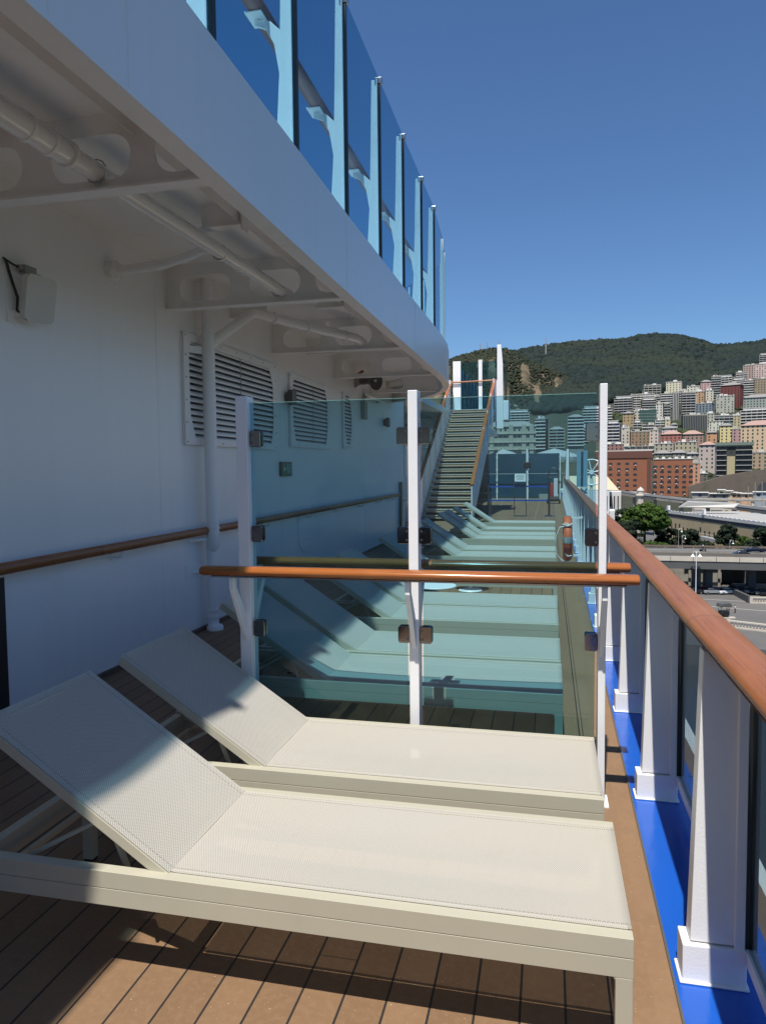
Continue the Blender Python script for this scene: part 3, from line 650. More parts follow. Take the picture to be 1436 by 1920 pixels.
def parasol(x,y,z,r,lb,n=14):
    t=thing('parasol',lb,'parasol',(x,y,0),0,'parasols beyond the blue glass screen')
    v=[(0,0,z+.55)];f=[]
    for k in range(n): a=2*PI*k/n; v.append((r*.5*math.cos(a),r*.5*math.sin(a),z+.32))
    for k in range(n): a=2*PI*k/n; v.append((r*math.cos(a),r*math.sin(a),z))
    for k in range(n): a=2*PI*k/n; v.append((r*math.cos(a),r*math.sin(a),z-.22))
    for k in range(n):
        b=(k+1)%n; f+= [(0,1+k,1+b),(1+k,1+n+k,1+n+b,1+b),(1+n+k,1+2*n+k,1+2*n+b,1+n+b)]
    c=MB().add(v,f).build('canopy',CREAMC,t); sol=c.modifiers.new('s','SOLIDIFY'); sol.thickness=.02
    MB().tube([(0,0,0),(0,0,z+.5)],.04,10).build('pole',WHITE,t,True)
    m=MB()
    for k in range(n): a=2*PI*k/n; m.tube([(.05,0,z+.50),(r*math.cos(a),r*math.sin(a),z-.02)],.012,5)
    m.build('ribs',GREYP,t)
parasol(-2.65,44,2.15,1.35,'left pale parasol showing over the blue glass screen'); parasol(.35,46,2.2,1.75,'right larger pale parasol showing over the blue glass screen')
# barrier stanchions, sign stand, trolley, table and chairs
def stanchion(x,y,lb):
    t=thing('barrier_post',lb,'barrier post',(x,y,.004),0,'belt barrier posts across the deck')
    MB().lathe([(.17,0),(.17,.012),(.10,.035),(.03,.06)],(0,0,0),24).build('base_plate',STEEL,t,True); MB().tube([(0,0,.05),(0,0,.98)],.035,14).lathe([(.04,.98),(.04,1.04)],(0,0,0),14).build('pole',DARKSTEEL,t,True)
stanchion(.02,24.1,'right steel barrier post of the blue belts'); stanchion(-1.95,24.1,'left steel barrier post of the blue belts')
bt=thing('barrier_belt','pair of blue belts stretched between the steel barrier posts','belt')
for z in (.98,.52): MB().box((-1.91,24.085,z-.025),(-.02,24.10,z+.025)).build('belt',BELT,bt)
sg=thing('sign_stand','thin steel sign stand with white notice behind the belts','sign stand',(-.90,24.0,.004))
MB().tube([(-.19,0,0),(-.19,0,1.42),(.19,0,1.42),(.19,0,0)],.014,8).box((-.2,-.12,0),(.2,.12,.02)).build('frame',STEEL,sg,True)
b_=MB().box((-.18,-.012,1.14),(.18,-.004,1.40)).build('notice',base('notice_paper',(.78,.78,.76),.6),sg)
m=MB()
for k,w_ in enumerate((.12,.14,.13,.10,.12)): m.box((-w_,-.0135,1.34-k*.035),(w_,-.0125,1.352-k*.035))
m.build('printed_lines',GREYP,b_)
tr=thing('service_trolley','upright steel trolley with a red cylinder by the railing','trolley',(.22,32.5,0))
MB().tube([(-.22,0,.25),(-.22,0,1.3),(-.15,0,1.5),(0,0,1.58),(.15,0,1.5),(.22,0,1.3),(.22,0,.25)],.025,8).box((-.25,-.15,.2),(.25,.2,.3)).box((-.22,-.02,1.15),(.22,.02,1.2)).box((-.22,-.02,.8),(.22,.02,.84)).build('frame',STEEL,tr,True)
MB().tube([(-.08,-.06,.3),(-.08,-.06,.85),(-.08,-.06,.92)],[.07,.07,.03],12).build('red_cylinder',base('red_paint',(.4,.03,.03),.4),tr,True); MB().box((0,-.1,.3),(.18,.1,1.1)).build('case',GREYPAINT,tr,False,.02)
for s in (-1,1): MB().lathe([(.1,-.03),(.1,.03)],(s*.26,0,.1),16,(1,0,0)).build('wheel',BLACK,tr,True)
MB().box((-.26,-.2,.10),(.26,.2,.2)).build('base',BLACK,tr)
tb=thing('bar_table','dark table with metal legs beside the foot of stairs','table',(-2.25,25.0,0))
MB().box((-.35,-.4,.72),(.35,.4,.76)).build('table_top',DGREY,tb)
for a in (-.3,.3):
    for b in (-.35,.35): MB().tube([(a,b,0),(a,b,.72)],.018,8).build('leg',STEEL,tb,True)
for i,(dx,dy,l) in enumerate(((-.1,-.25,'dark stacking chair nearest, tucked by the stair foot'),(.12,.5,'dark stacking chair farther, tucked behind the dark table'))):
    c=thing('stacking_chair',l,'chair',(-2.3+dx,25+dy,0),0,'dark chairs at the dark table')
    MB().box((-.22,-.22,.43),(.22,.22,.46)).build('seat',BLACK,c); MB().box((-.22,.2,.5),(.22,.23,1.0)).build('backrest',BLACK,c)
    for a in (-.2,.2):
        for b in (-.2,.2): MB().tube([(a,b,0),(a*.9,b*.9,.44)],.013,6).build('leg',DARKSTEEL,c,True)
gb=[]
for i,(x,l,w_) in enumerate(((-.45,'grey floor box by the blue glass, left',.7),(.12,'small white floor box by the blue glass',.35))):
    MB().box((x,36.0,0),(x+w_,36.35,.28)).build('floor_box',GREYP if i==0 else WHITE,tag(empty('deck_box'),l,'box'))
wh=thing('spoked_wheel','white spoked winch wheel standing outboard beyond the railing','wheel',(2.9,52,1.2))
m=MB()
rw=.88
m.tube([(rw*math.cos(2*PI*k/32),0,rw*math.sin(2*PI*k/32)) for k in range(33)],.05,8,up=(0,1,0)); m.build('rim',WHITE,wh,True)
for k in range(8):
    a=2*PI*k/8+.2; MB().tube([(0,0,0),(rw*math.cos(a),0,rw*math.sin(a))],.035,6).build('spoke',WHITE,wh)
MB().lathe([(.15,-.1),(.15,.1)],(0,0,0),14,(0,1,0)).build('hub',WHITE,wh,True); MB().tube([(0,.1,0),(0,.1,-3)],.09,8).box((-.25,.3,-1.5),(-.7,.9,.8)).build('support',GREYPAINT,wh)
# ================================================================== THE SHORE
ASPH=base('asphalt',(.105,.10,.095),.85,var=.15,scale=.15,dirt=(.05,.5,.5),dirtc=(.16,.15,.13))
CONC=base('weathered_concrete',(.27,.25,.21),.8,var=.2,scale=.3,dirt=(.4,.5,.7),dirtc=(.12,.11,.095))
PALEC=base('pale_parapet',(.52,.46,.38),.7,var=.1,scale=.5,dirt=(.8,.55,.4),dirtc=(.3,.26,.2))
DCONC=base('dark_concrete',(.09,.09,.088),.8,var=.2,scale=.3)
STONE=base('brown_stone_wall',(.14,.11,.085),.9,var=.3,scale=.12,dirt=(.12,.5,.6),dirtc=(.05,.06,.03))
LINEW=base('road_line_paint',(.5,.49,.46),.7)
SEA=NT('sea_water'); SEA.bsdf.inputs['Base Color'].default_value=(.010,.028,.026,1); SEA.bsdf.inputs['Roughness'].default_value=.08
SEA.bump(SEA.noise(.7,4,.6),.6,.25); SEA=SEA.m
GZ=-28.5
MB().add([(-9000,-6000,GZ-3.5),(9000,-6000,GZ-3.5),(9000,12000,GZ-3.5),(-9000,12000,GZ-3.5)],[(0,1,2,3)]).build('water',SEA,kind='structure')
q=[(-700,128),(-60,128),(24,128),(60,123),(260,110),(900,60),(2600,0),(2600,700),(1500,900),(-700,900)]
MB().prism(q,GZ-6,GZ,'z').build('harbour_ground',ASPH,kind='structure')
# lane lines on the quay road
m=MB()
for u0,v0,u1,v1 in ((1220,1128,1440,1146),(1220,1118,1440,1130)):
    a,b=onz(u0,v0,GZ),onz(u1,v1,GZ); d=Vector((b[0]-a[0],b[1]-a[1],0)).normalized(); n=Vector((-d.y,d.x,0))*.12
    m.add([(a[0]-n.x,a[1]-n.y,GZ+.01),(b[0]-n.x,b[1]-n.y,GZ+.01),(b[0]+n.x,b[1]+n.y,GZ+.01),(a[0]+n.x,a[1]+n.y,GZ+.01)],[(0,1,2,3)])
m.build('quay_road_line',LINEW,kind='structure')
# hillside: height field in bearing and distance
PROF=[(128,0),(500,0),(540,.02),(600,.10),(680,.22),(780,.33),(880,.45),(980,.55),(1100,.65),(1250,.75),(1450,.84),(1750,.92),(2400,1.0)]
RU=[(500,700),(840,700),(930,668),(1000,655),(1060,645),(1100,642),(1150,641),(1180,637),(1200,632),(1235,630),(1270,631),(1300,638),(1320,645),(1345,652),(1370,650),(1400,647),(1436,643),(1600,628),(1900,640)]
def itp(T,x):
    for (a,b),(c,d) in zip(T[:-1],T[1:]):
        if x<=c: return b+(d-b)*max(0,(x-a))/(c-a)
    return T[-1][1]
def shore_v(u,r):                      # row at which the ground appears
    v0=875+ (1.62-GZ)*1350/r
    if r<=500: return v0
    vb=875+30.1*1350/500; q=itp(PROF,r); top=itp(RU,u)
    return vb if q<=0 else 935+(top-935)*q if r>=540 else vb+(935-vb)*(r-500)/40
def r_of(u,v):
    lo,hi=505,2400
    for _ in range(30):
        mi=(lo+hi)/2
        if shore_v(u,mi)>v: lo=mi
        else: hi=mi
    return lo
us_=[500+10*k for k in range(141)]; rs=[500,520,540,570,600,640,680,730,780,830,880,930,980,1040,1100,1170,1250,1350,1450,1600,1750,1900,2050,2200,2320,2400,2500,2700]
V=[];Fc=[]
for r in rs:
    for u in us_:
        rr=min(r,2400); p=far(u,shore_v(u,rr)+(0 if rr>540 else 2),rr)
        n_=math.sin(u*.05+r*.01)*3+math.sin(u*.13-r*.02)*2 if r>700 else 0
        if r>2400: s_=r/2400; V.append((p[0]*s_,p[1]*s_,p[2]-(r-2400)*.15))
        else: V.append((p[0],p[1],p[2]+n_*(r/1500)))
nu=len(us_)
for i in range(len(rs)-1):
    for j in range(nu-1): a=i*nu+j; Fc.append((a,a+1,a+nu+1,a+nu))
HT=NT('hillside_ground')
c=HT.mix(HT.ramp(HT.noise(.012,6,.65),[(.35,(0,0,0)),(.65,(1,1,1))]),(.018,.025,.015),(.05,.05,.03))
HT.L(c,HT.bsdf.inputs['Base Color']); HT.bsdf.inputs['Roughness'].default_value=.95; HT=HT.m
o=MB().add(V,Fc).build('hillside',HT,kind='structure'); o.data.polygons.foreach_set('use_smooth',[True]*len(Fc))
# nearer spur with bare rock
SP=[(700,700),(820,690),(850,672),(880,663),(905,657),(930,654),(950,656),(970,664),(1000,682),(1030,693),(1060,706),(1090,722),(1120,738),(1150,752),(1190,775)]
V=[];Fc=[];us2=[700+7*k for k in range(71)]; qs=[0,.12,.25,.4,.55,.7,.85,.95,1,.93]
rA,rB=850,1250
def spur(u,q):
    top=itp(SP,u); r=rA+(rB-rA)*q
    vv=870+(top-870)*(q**.75)
    return far(u,vv,r)
for i,q in enumerate(qs):
    for u in us2:
        p=spur(u,q) if i<len(qs)-1 else spur(u,1)*1.06-np.array([0,0,60])
        w_=math.sin(u*.09+q*9)*5+math.sin(u*.21-q*5)*3; V.append((p[0],p[1],p[2]+(w_ if .1<q<.95 else 0)))
nu=len(us2)
for i in range(len(qs)-1):
    for j in range(nu-1): a=i*nu+j; Fc.append((a,a+1,a+nu+1,a+nu))
RT=NT('spur_rock_and_scrub')
c=RT.mix(RT.ramp(RT.noise(.02,8,.7),[(.42,(0,0,0)),(.56,(1,1,1))]),(.045,.040,.020),(.135,.10,.058))
RT.L(c,RT.bsdf.inputs['Base Color']); RT.bsdf.inputs['Roughness'].default_value=.95; RT=RT.m
o=MB().add(V,Fc).build('hill_spur',RT,kind='structure'); o.data.polygons.foreach_set('use_smooth',[True]*len(Fc))
# woods
def leafmat(name,c1,c2,c3=None,isl=True):
    t=NT(name); g=t.N('ShaderNodeNewGeometry')
    c=t.mix(g.outputs['Random Per Island'],c1,c2)
    if c3: c=t.mix(t.ramp(t.noise(.006,4,.6),[(.45,(0,0,0)),(.6,(1,1,1))]),c,c3)
    t.L(c,t.bsdf.inputs['Base Color']); t.bsdf.inputs['Roughness'].default_value=.8; t.bsdf.inputs['Specular IOR Level'].default_value=.2
    return t.m
_ico=[]
_p=(1+5**.5)/2
for a in (-1,1):
    for b in (-_p,_p): _ico+= [(a,b,0),(0,a,b),(b,0,a)]
import bmesh
_b=bmesh.new(); bmesh.ops.create_icosphere(_b,subdivisions=1,radius=1); ICV=np.array([v.co[:] for v in _b.verts]); ICF=np.array([[v.index for v in f.verts] for f in _b.faces]); _b.free()
rs_=np.random.RandomState(3)
def blobs(name,pts,sizes,mt,flat=.8,parent=None,kind=None):
    n=len(pts); pts=np.array(pts); sizes=np.array(sizes); nv=len(ICV)
    dis=1+rs_.uniform(-.28,.28,(n,nv,1)); v=ICV[None]*dis*sizes[:,None,None]; v[:,:,2]*=flat
    v=v+pts[:,None,:]; f=ICF[None]+(np.arange(n)*nv)[:,None,None]
    v=v.reshape(-1,3); f=f.reshape(-1,3)
    m=bpy.data.meshes.new(name); m.vertices.add(len(v)); m.vertices.foreach_set('co',v.ravel()); m.loops.add(f.size); m.loops.foreach_set('vertex_index',f.ravel())
    m.polygons.add(len(f)); m.polygons.foreach_set('loop_start',np.arange(len(f))*3); m.update(calc_edges=True); m.validate()
    m.materials.append(mt); o=bpy.data.objects.new(name,m); COL.objects.link(o); o.parent=parent
    if kind: o['kind']=kind
    return o
pts=[];sz=[]
edge=[(800,800),(900,760),(1000,770),(1100,765),(1150,745),(1200,735),(1290,728),(1330,712),(1375,700),(1436,668),(1600,640)]
while len(pts)<21000:
    u=rnd.uniform(820,1500); top=itp(RU,u); v=rnd.uniform(top-1,itp(edge,u)+6)
    r=r_of(u,max(v,top+.3)); 
    if r>2380: r=rnd.uniform(2300,2400)
    p=far(u,shore_v(u,r),r); s=rnd.uniform(5,9)*(.8+.5*(r/2400))*rnd.uniform(.7,1.2)
    pts.append((p[0],p[1],p[2]+s*.35)); sz.append(s)
blobs('forest',pts,sz,leafmat('forest_leaves',(.007,.015,.013),(.016,.026,.022),(.020,.028,.018)),.75,kind='stuff')  # leaf green shifted bluish to stand in for distance haze
pts=[];sz=[]
from mathutils import noise as MN
while len(pts)<15000:
    u=rnd.uniform(830,1185); q=rnd.random()**.7; p=spur(u,q)
    vv=870+(itp(SP,u)-870)*q**.75; nz=.35*MN.noise(Vector((u*.07,vv*.12,0)))+.3*MN.noise(Vector((u*.2,vv*.35,3)))
    if min(((u-1003)/50)**2+((vv-712)/17)**2,((u-948)/26)**2+((vv-690)/12)**2,((u-958)/34)**2+((vv-736)/9)**2)+nz*2.4<1 and rnd.random()<.78: continue
    s=rnd.uniform(1.8,4.0); pts.append((p[0],p[1],p[2]+s*.3)); sz.append(s)
blobs('spur_scrub',pts,sz,leafmat('scrub_leaves',(.016,.022,.012),(.036,.040,.022)),.7,kind='stuff')
# radio masts on the ridge
for i,(u,vt,vb,lb) in enumerate(((900,652,664,'thin radio mast leftmost on the ridge'),(913,648,662,'short radio mast, second from left on ridge'),(935,646,660,'lattice radio mast right of the tall white post'),(1023,641,652,'lone radio mast on the ridge further right'))):
    p=far(u,vb+3,1270); t_=far(u,vt,1270)
    m=tag(MB().tube([tuple(p-np.array([0,0,8])),tuple(t_+np.array([0,0,7]))],[1.3,.7],6).box((p[0]-2,p[1]-.3,(p[2]+t_[2])/2),(p[0]+2,p[1]+.3,(p[2]+t_[2])/2+1.2)).build('radio_mast',GREYP),lb,'mast','radio masts on the ridge')
# ------------------------------------------------------------------ buildings
WIN=base('window_dark_glass',(.03,.035,.04),.25); SHUT=base('green_shutter',(.03,.07,.05),.6); SHAD=base('recess_shade',(.05,.05,.055),.7)  # last colour holds the shade inside recesses
BALW=base('balcony_front',(.60,.58,.54),.7); BALD=base('balcony_grey',(.38,.37,.35),.7)
ROOFG=base('slate_roof',(.22,.21,.20),.8); ROOFP=base('pinkish_roof',(.34,.22,.18),.8); AWN=base('green_awning',(.03,.13,.10),.7); AWB=base('blue_awning',(.03,.05,.14),.7)
NET=base('scaffold_netting',(.03,.075,.065),.8,var=.3,scale=.2); CORN=base('cornice_stone',(.48,.45,.39),.8)
wallm={}
def wallmat(c):
    k=tuple(c)
    if k not in wallm: wallm[k]=base('wall_%s'%('plaster'),tuple(max(.02,(x*.8+sum(lin(c))/3*.2)*.80) for x in lin(c)),.85,var=.07,scale=.08,dirt=(.06,.55,.35),dirtc=tuple(x*.3 for x in lin(c)))
    return wallm[k]
def building(u0,u1,vt,vb,c,sty,label,yaw=0,roof='flat',r=None,win=None,n=None,cat='apartment block',cs=3.4,name='apartment_building',side=True,ext=25,awn=None,balm=None):
    um=(u0+u1)/2
    if r is None: r=r_of(um,vb)
    a,b=far(u0,vt,r),far(u1,vt,r); pm=(a+b)/2; zt=pm[2]; zb=far(um,vb,r)[2]
    Wp=math.hypot(b[0]-a[0],b[1]-a[1]); D=max(9,min(16,Wp*.7)); ya=R(yaw)
    W=max(Wp*.45,(Wp-D*abs(math.sin(ya)))/math.cos(ya)); H=zt-zb
    dirv=Vector((pm[0],pm[1],0)).normalized(); ang=math.atan2(dirv.y,dirv.x)-PI/2+ya
    ctr=Vector((pm[0],pm[1],0))+dirv*(D*.5)
    t=thing(name,label,cat,(ctr.x,ctr.y,zb),ang)
    wm=wallmat(c)
    w=MB().box((-W/2,-D/2,-ext),(W/2,D/2,H)).build('wall',wm,t)
    ro=MB()
    if roof=='flat' and cat=='shed': ro.box((-W/2-.6,-D/2-.8,H),(W/2+.6,D/2+.4,H+.25)).build('roof',BALW,t)
    elif roof=='flat':
        ro.box((-W/2-.35,-D/2-.35,H),(W/2+.35,D/2+.35,H+.45)); k=rnd.randint(1,3)
        for _ in range(k):
            x=rnd.uniform(-W/2+2,W/2-2) if W>5 else 0; s=rnd.uniform(1.2,2.6); ro.box((x-s,-2,H+.45),(x+s,2,H+rnd.uniform(1.8,3.2)))
        for _ in range(4):
            x=rnd.uniform(-W/2+.6,W/2-.6); ro.box((x-.35,rnd.uniform(-3,0),H+.45),(x+.35,rnd.uniform(.5,1.5),H+rnd.uniform(1.2,2)))
        ro.build('roof',CORN if rnd.random()<.5 else BALW,t)
    elif roof=='terrace':
        ro.box((-W/2-.6,-D/2-.6,H),(W/2+.6,D/2+.6,H+.35)).box((-W/2+2,-D/2+2.5,H+.35),(W/2-2,D/2-1,H+3)).box((-W/2+1.2,-D/2+1.8,H+3),(W/2-1.2,D/2-.5,H+3.3)).build('roof',BALW,t)
    else:
        e=.8; h_=min(W,D)*.28; x=max(.5,W/2-D/2)
        ro.add([(-W/2-e,-D/2-e,H),(W/2+e,-D/2-e,H),(W/2+e,D/2+e,H),(-W/2-e,D/2+e,H),(-x,0,H+h_),(x,0,H+h_)],[(0,3,2,1),(0,1,5,4),(1,2,5),(2,3,4,5),(3,0,4)]).build('roof',ROOFP if roof=='pink' else ROOFG,t)
    fl=n or max(2,int(round(H/3.15))); fh=H/fl; nc=max(1,int(W/cs)); sp=W/nc
    if sty=='W' or sty=='V':
        wm_=win or (SHUT if rnd.random()<.35 else WIN); pr=None; cnt=0
        ww,wh=(1.25,1.7) if sty=='W' else (1.7,1.35)
        for i in range(fl):
            for j in range(nc):
                if cnt>=90: break
                x=-W/2+(j+.5)*sp; z=i*fh+fh*.32
                if z<-1 or rnd.random()<.07: continue
                if pr is None: pr=MB().box((-ww/2,-.06,0),(ww/2,.10,wh)).build('window',wm_,t); o=pr
                else: o=pr.copy(); COL.objects.link(o); o.parent=t
                o.location=(x,-D/2,z); cnt+=1
        if side and abs(yaw)>4:
            sx=-1 if yaw<0 else 1; nd=max(1,int(D/4.5)); 
            for i in range(fl):
                for j in range(nd):
                    if cnt>=96: break
                    o=pr.copy(); COL.objects.link(o); o.parent=t; o.location=(-sx*W/2 if False else sx*-1*W/2*-1,-D/2+(j+.5)*D/nd,i*fh+fh*.32); o.rotation_euler=(0,0,PI/2 if sx>0 else -PI/2); cnt+=1
    elif sty=='B':
        pr=pr2=None
        for i in range(fl):
            z=i*fh
            if pr is None:
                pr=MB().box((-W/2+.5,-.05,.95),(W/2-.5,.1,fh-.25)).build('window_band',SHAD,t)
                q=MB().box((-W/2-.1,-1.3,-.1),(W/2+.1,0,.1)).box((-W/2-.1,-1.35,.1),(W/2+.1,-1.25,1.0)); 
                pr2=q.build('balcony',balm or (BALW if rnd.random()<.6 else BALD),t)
                o1,o2=pr,pr2
            else:
                o1=pr.copy();o2=pr2.copy(); COL.objects.link(o1);COL.objects.link(o2);o1.parent=t;o2.parent=t
            o1.location=(0,-D/2,z); o2.location=(0,-D/2,z)
            if awn is not None or rnd.random()<.25:
                k=rnd.randint(1,3)
                for _ in range(k):
                    x=rnd.uniform(-W/2+1.5,W/2-3); MB().add([(x,-D/2-.06,z+fh-.2),(x+2.4,-D/2-.06,z+fh-.2),(x+2.4,-D/2-1.5,z+fh-1.1),(x,-D/2-1.5,z+fh-1.1),(x,-D/2-.06,z+fh-.15),(x+2.4,-D/2-.06,z+fh-.15),(x+2.4,-D/2-1.5,z+fh-1.05),(x,-D/2-1.5,z+fh-1.05)],[(0,1,2,3),(4,7,6,5),(2,3,7,6),(0,4,5,1),(1,5,6,2),(0,3,7,4)]).build('awning',awn or AWN,t)
        for j in range(max(2,int(W/5))+1):
            x=-W/2+j*W/max(2,int(W/5)); MB().box((x-.15,-D/2-1.3,0),(x+.15,-D/2,H)).build('pier',wm,t)
    elif sty=='R':
        for j in range(nc*2):
            x=-W/2+(j+.25)*sp/2; MB().box((x-.35,-D/2-.5,0),(x+.35,-D/2,H-.5)).build('rib',wm,t)
        for j in range(nc*2):
            x=-W/2+(j+.75)*sp/2; MB().box((x-.5,-D/2-.06,1),(x+.5,-D/2+.05,H-1.2)).build('window',WIN,t)
    elif sty=='N':
        MB().box((-W/2-.8,-D/2-1.1,0),(W/2+.8,-D/2-1.0,H+1)).build('netting',NET,t)
        for i in range(fl): MB().box((-W/2-.8,-D/2-1.2,i*fh),(W/2+.8,-D/2-1.1,i*fh+.25)).build('scaffold_deck',BALD,t)
    if sty!='N' and H>12 and roof=='flat': MB().box((-W/2-.2,-D/2-.2,H-.7),(W/2+.2,-D/2,H-.3)).build('cornice',CORN,t)
    return t,W,D,H
BL=[
(1151,1189,747,775,(150,140,128),'B','grey block with long white balcony bands, nearest the forest at left',-8,'terrace'),
(1181,1226,739,770,(205,190,150),'B','wide cream block with teal roof edge below the tree line',6,'flat'),
(1203,1238,722,745,(225,215,170),'B','cluster of pale yellow towers against the dark forest, left of two',10,'flat'),
(1248,1279,716,742,(235,225,185),'W','pale yellow tower against the dark forest, right of two',-6,'flat'),
(1200,1229,750,772,(105,90,85),'B','dark brown balcony block with teal awning line above green netting',8,'terrace'),
(1167,1189,775,797,(190,160,110),'W','small ochre block with two rows of small windows',-5,'hip'),
(1188,1200,771,792,(215,205,185),'W','narrow cream block left of the green netted one',0,'flat'),
(1199,1229,770,798,(60,80,70),'N','building wrapped in dark green scaffold netting on the hill',0,'flat'),
(1229,1244,757,787,(228,220,205),'W','bright white blank slab right of the green netted building',-7,'flat'),
(1243,1256,757,787,(120,120,110),'B','narrow dark balcony block with green awnings beside the white slab',5,'flat'),
(1238,1261,738,764,(150,152,155),'B','blue grey balcony block just below the yellow tower',0,'flat'),
(1260,1273,736,790,(200,192,178),'R','tall pale windowless slab tower rising through the city',4,'flat'),
(1269,1291,733,755,(205,170,155),'B','pink and beige block right of the tall slab tower',-5,'flat'),
(1136,1163,794,836,(150,150,152),'B','dark block with white balconies and blue awnings by the partition post',-6,'terrace'),
(1163,1180,802,838,(212,200,180),'W','beige block with small windows right of the blue awning block',5,'flat'),
(1179,1218,809,838,(165,130,95),'W','ochre brown block with narrow window bays above the cream roofs',7,'flat'),
(1217,1238,806,838,(225,200,180),'W','pale pink slab with one column of windows',-14,'flat'),
(1136,1167,833,851,(170,120,110),'W','low dusty pink building above the left brick block',0,'flat'),
(1167,1226,837,852,(215,205,175),'B','low cream building row just above the left brick block',3,'flat'),
(1238,1280,814,836,(185,110,90),'W','red and pink villa with arcaded front and pink roof',-6,'pink'),
(1226,1262,832,852,(185,175,150),'W','long grey house row with even windows, left half',0,'flat'),
(1262,1306,829,851,(190,178,145),'W','long yellowish house row with even windows, right half',4,'flat'),
(1240,1269,803,820,(200,190,180),'W','small white villa with grey domed roof among trees',0,'hip'),
(1287,1311,724,742,(225,222,200),'W','low white block row at the forest edge',0,'flat'),
(1310,1335,716,736,(215,170,160),'W','pink tower block at the forest edge',9,'hip'),
(1333,1351,706,754,(85,95,98),'B','tall dark grey green block with many balconies',0,'flat'),
(1345,1374,707,724,(220,205,165),'B','cream terraced block at the upper edge of the city',-6,'terrace'),
(1350,1394,722,768,(135,62,48),'W','large dark red brick block high on the hillside',-15,'hip'),
(1276,1303,736,780,(155,150,148),'B','grey balcony block left of the orange and cream pair',5,'flat'),
(1302,1321,734,757,(205,160,110),'W','orange plaster block high in the city, left of the cream one',-6,'flat'),
(1320,1337,732,755,(225,215,190),'W','cream block with yellow side high in the city',10,'flat'),
(1303,1339,756,778,(130,145,155),'W','blue grey block with flat white roof edge',-12,'flat'),
(1342,1376,742,776,(190,190,170),'W','pale block with dark green middle bay and two wings',0,'flat'),
(1378,1401,698,718,(222,180,165),'B','salmon pink block with balconies under the treeline',4,'flat'),
(1392,1415,685,713,(190,160,145),'W','brownish pink block climbing toward the right edge',-8,'flat'),
(1412,1446,682,711,(222,190,175),'W','large pale pink block near the upper right edge',0,'flat'),
(1423,1456,665,686,(215,195,180),'B','topmost pale block with white bands at the right edge',0,'terrace'),
(1411,1452,710,747,(170,145,115),'W','big tan block with dark windows near the right edge',7,'flat'),
(1393,1452,745,770,(165,172,160),'W','wide grey green block with hipped roof at the right',0,'hip'),
(1388,1452,769,797,(225,215,195),'B','white block with three long balcony bands at the right',-4,'terrace'),
(1276,1325,778,810,(125,122,115),'R','large grey block with vertical ribs in mid city',8,'flat'),
(1324,1338,775,808,(190,185,165),'W','pale block at the right end of the ribbed block',0,'flat'),
(1336,1376,779,800,(175,175,165),'B','low terraces with green awnings below the pale winged block',4,'flat'),
(1374,1388,779,806,(205,185,135),'W','slim yellow block between the green awnings',0,'flat'),
(1328,1357,790,810,(228,225,205),'W','small bright white house with flat roof above the orange one',-5,'flat'),
(1347,1374,798,833,(238,218,140),'W','bright yellow tenement with grey hipped roof',6,'hip'),
(1372,1391,804,834,(200,150,145),'W','pink tenement with dark green windows beside the yellow one',0,'flat'),
(1388,1458,797,864,(232,195,150),'W','largest peach coloured palazzo with hipped pinkish roof at the right',-8,'pink'),
(1324,1345,811,834,(222,160,105),'W','small orange house left of the yellow tenement',-5,'hip'),
(1276,1318,814,836,(175,140,120),'W','long low house with dusty pink roofs in mid city',3,'pink'),
(1310,1344,834,888,(212,190,175),'W','tall pinkish white tenement with dark roof, right of the brick blocks',-10,'pink'),
(1298,1312,868,912,(225,155,115),'W','narrow orange house squeezed beside the right brick block',0,'flat'),
(1186,1203,792,806,(200,190,165),'B','small cream terrace below the green netted building',0,'terrace'),
(1203,1226,797,808,(175,170,160),'B','low grey terrace row right under the green netting',0,'flat'),
(1228,1246,788,802,(215,205,175),'B','low cream house row under the white slab',0,'flat'),
(1244,1256,787,804,(225,205,165),'W','little yellow house below the tall slab tower',8,'flat'),
(1256,1270,796,806,(200,190,180),'W','tiny pale villa among the trees above the red villa',0,'hip'),
(1394,1413,713,748,(120,95,88),'B','dark brown block between the red brick and big tan blocks',0,'flat'),
(1372,1396,712,726,(190,150,130),'B','long low terrace behind the dark red brick block',0,'terrace'),
(1226,1258,850,862,(140,135,125),'W','grey pitched roof house behind the right brick block, left',0,'hip'),
(1256,1288,849,862,(150,145,130),'W','grey pitched roof house behind the right brick block, middle',0,'hip'),
(1286,1310,851,866,(165,158,145),'W','grey pitched roof house behind the right brick block, right',0,'hip'),
(1296,1326,888,912,(120,110,98),'W','low brown stone house under the pinkish white tenement',0,'flat'),
(1218,1238,744,760,(170,172,172),'B','small grey blue block between the two yellow tower groups',0,'flat'),
(1286,1306,741,760,(195,180,165),'W','small beige block left of the orange high block',0,'flat'),
(1408,1450,848,884,(190,160,125),'W','ochre house with its base on the stone retaining wall',0,'flat'),
(1132,1150,800,812,(215,200,170),'W','small cream rooftop house beside the partition post',0,'flat'),
]
for (u0,u1,vt,vb,c,s,l,yw,rf) in BL:
    building(u0,u1,vt,vb,c,s,l,yw,rf,awn=(AWB if 'blue awning' in l else AWN if 'green awnings' in l else None))
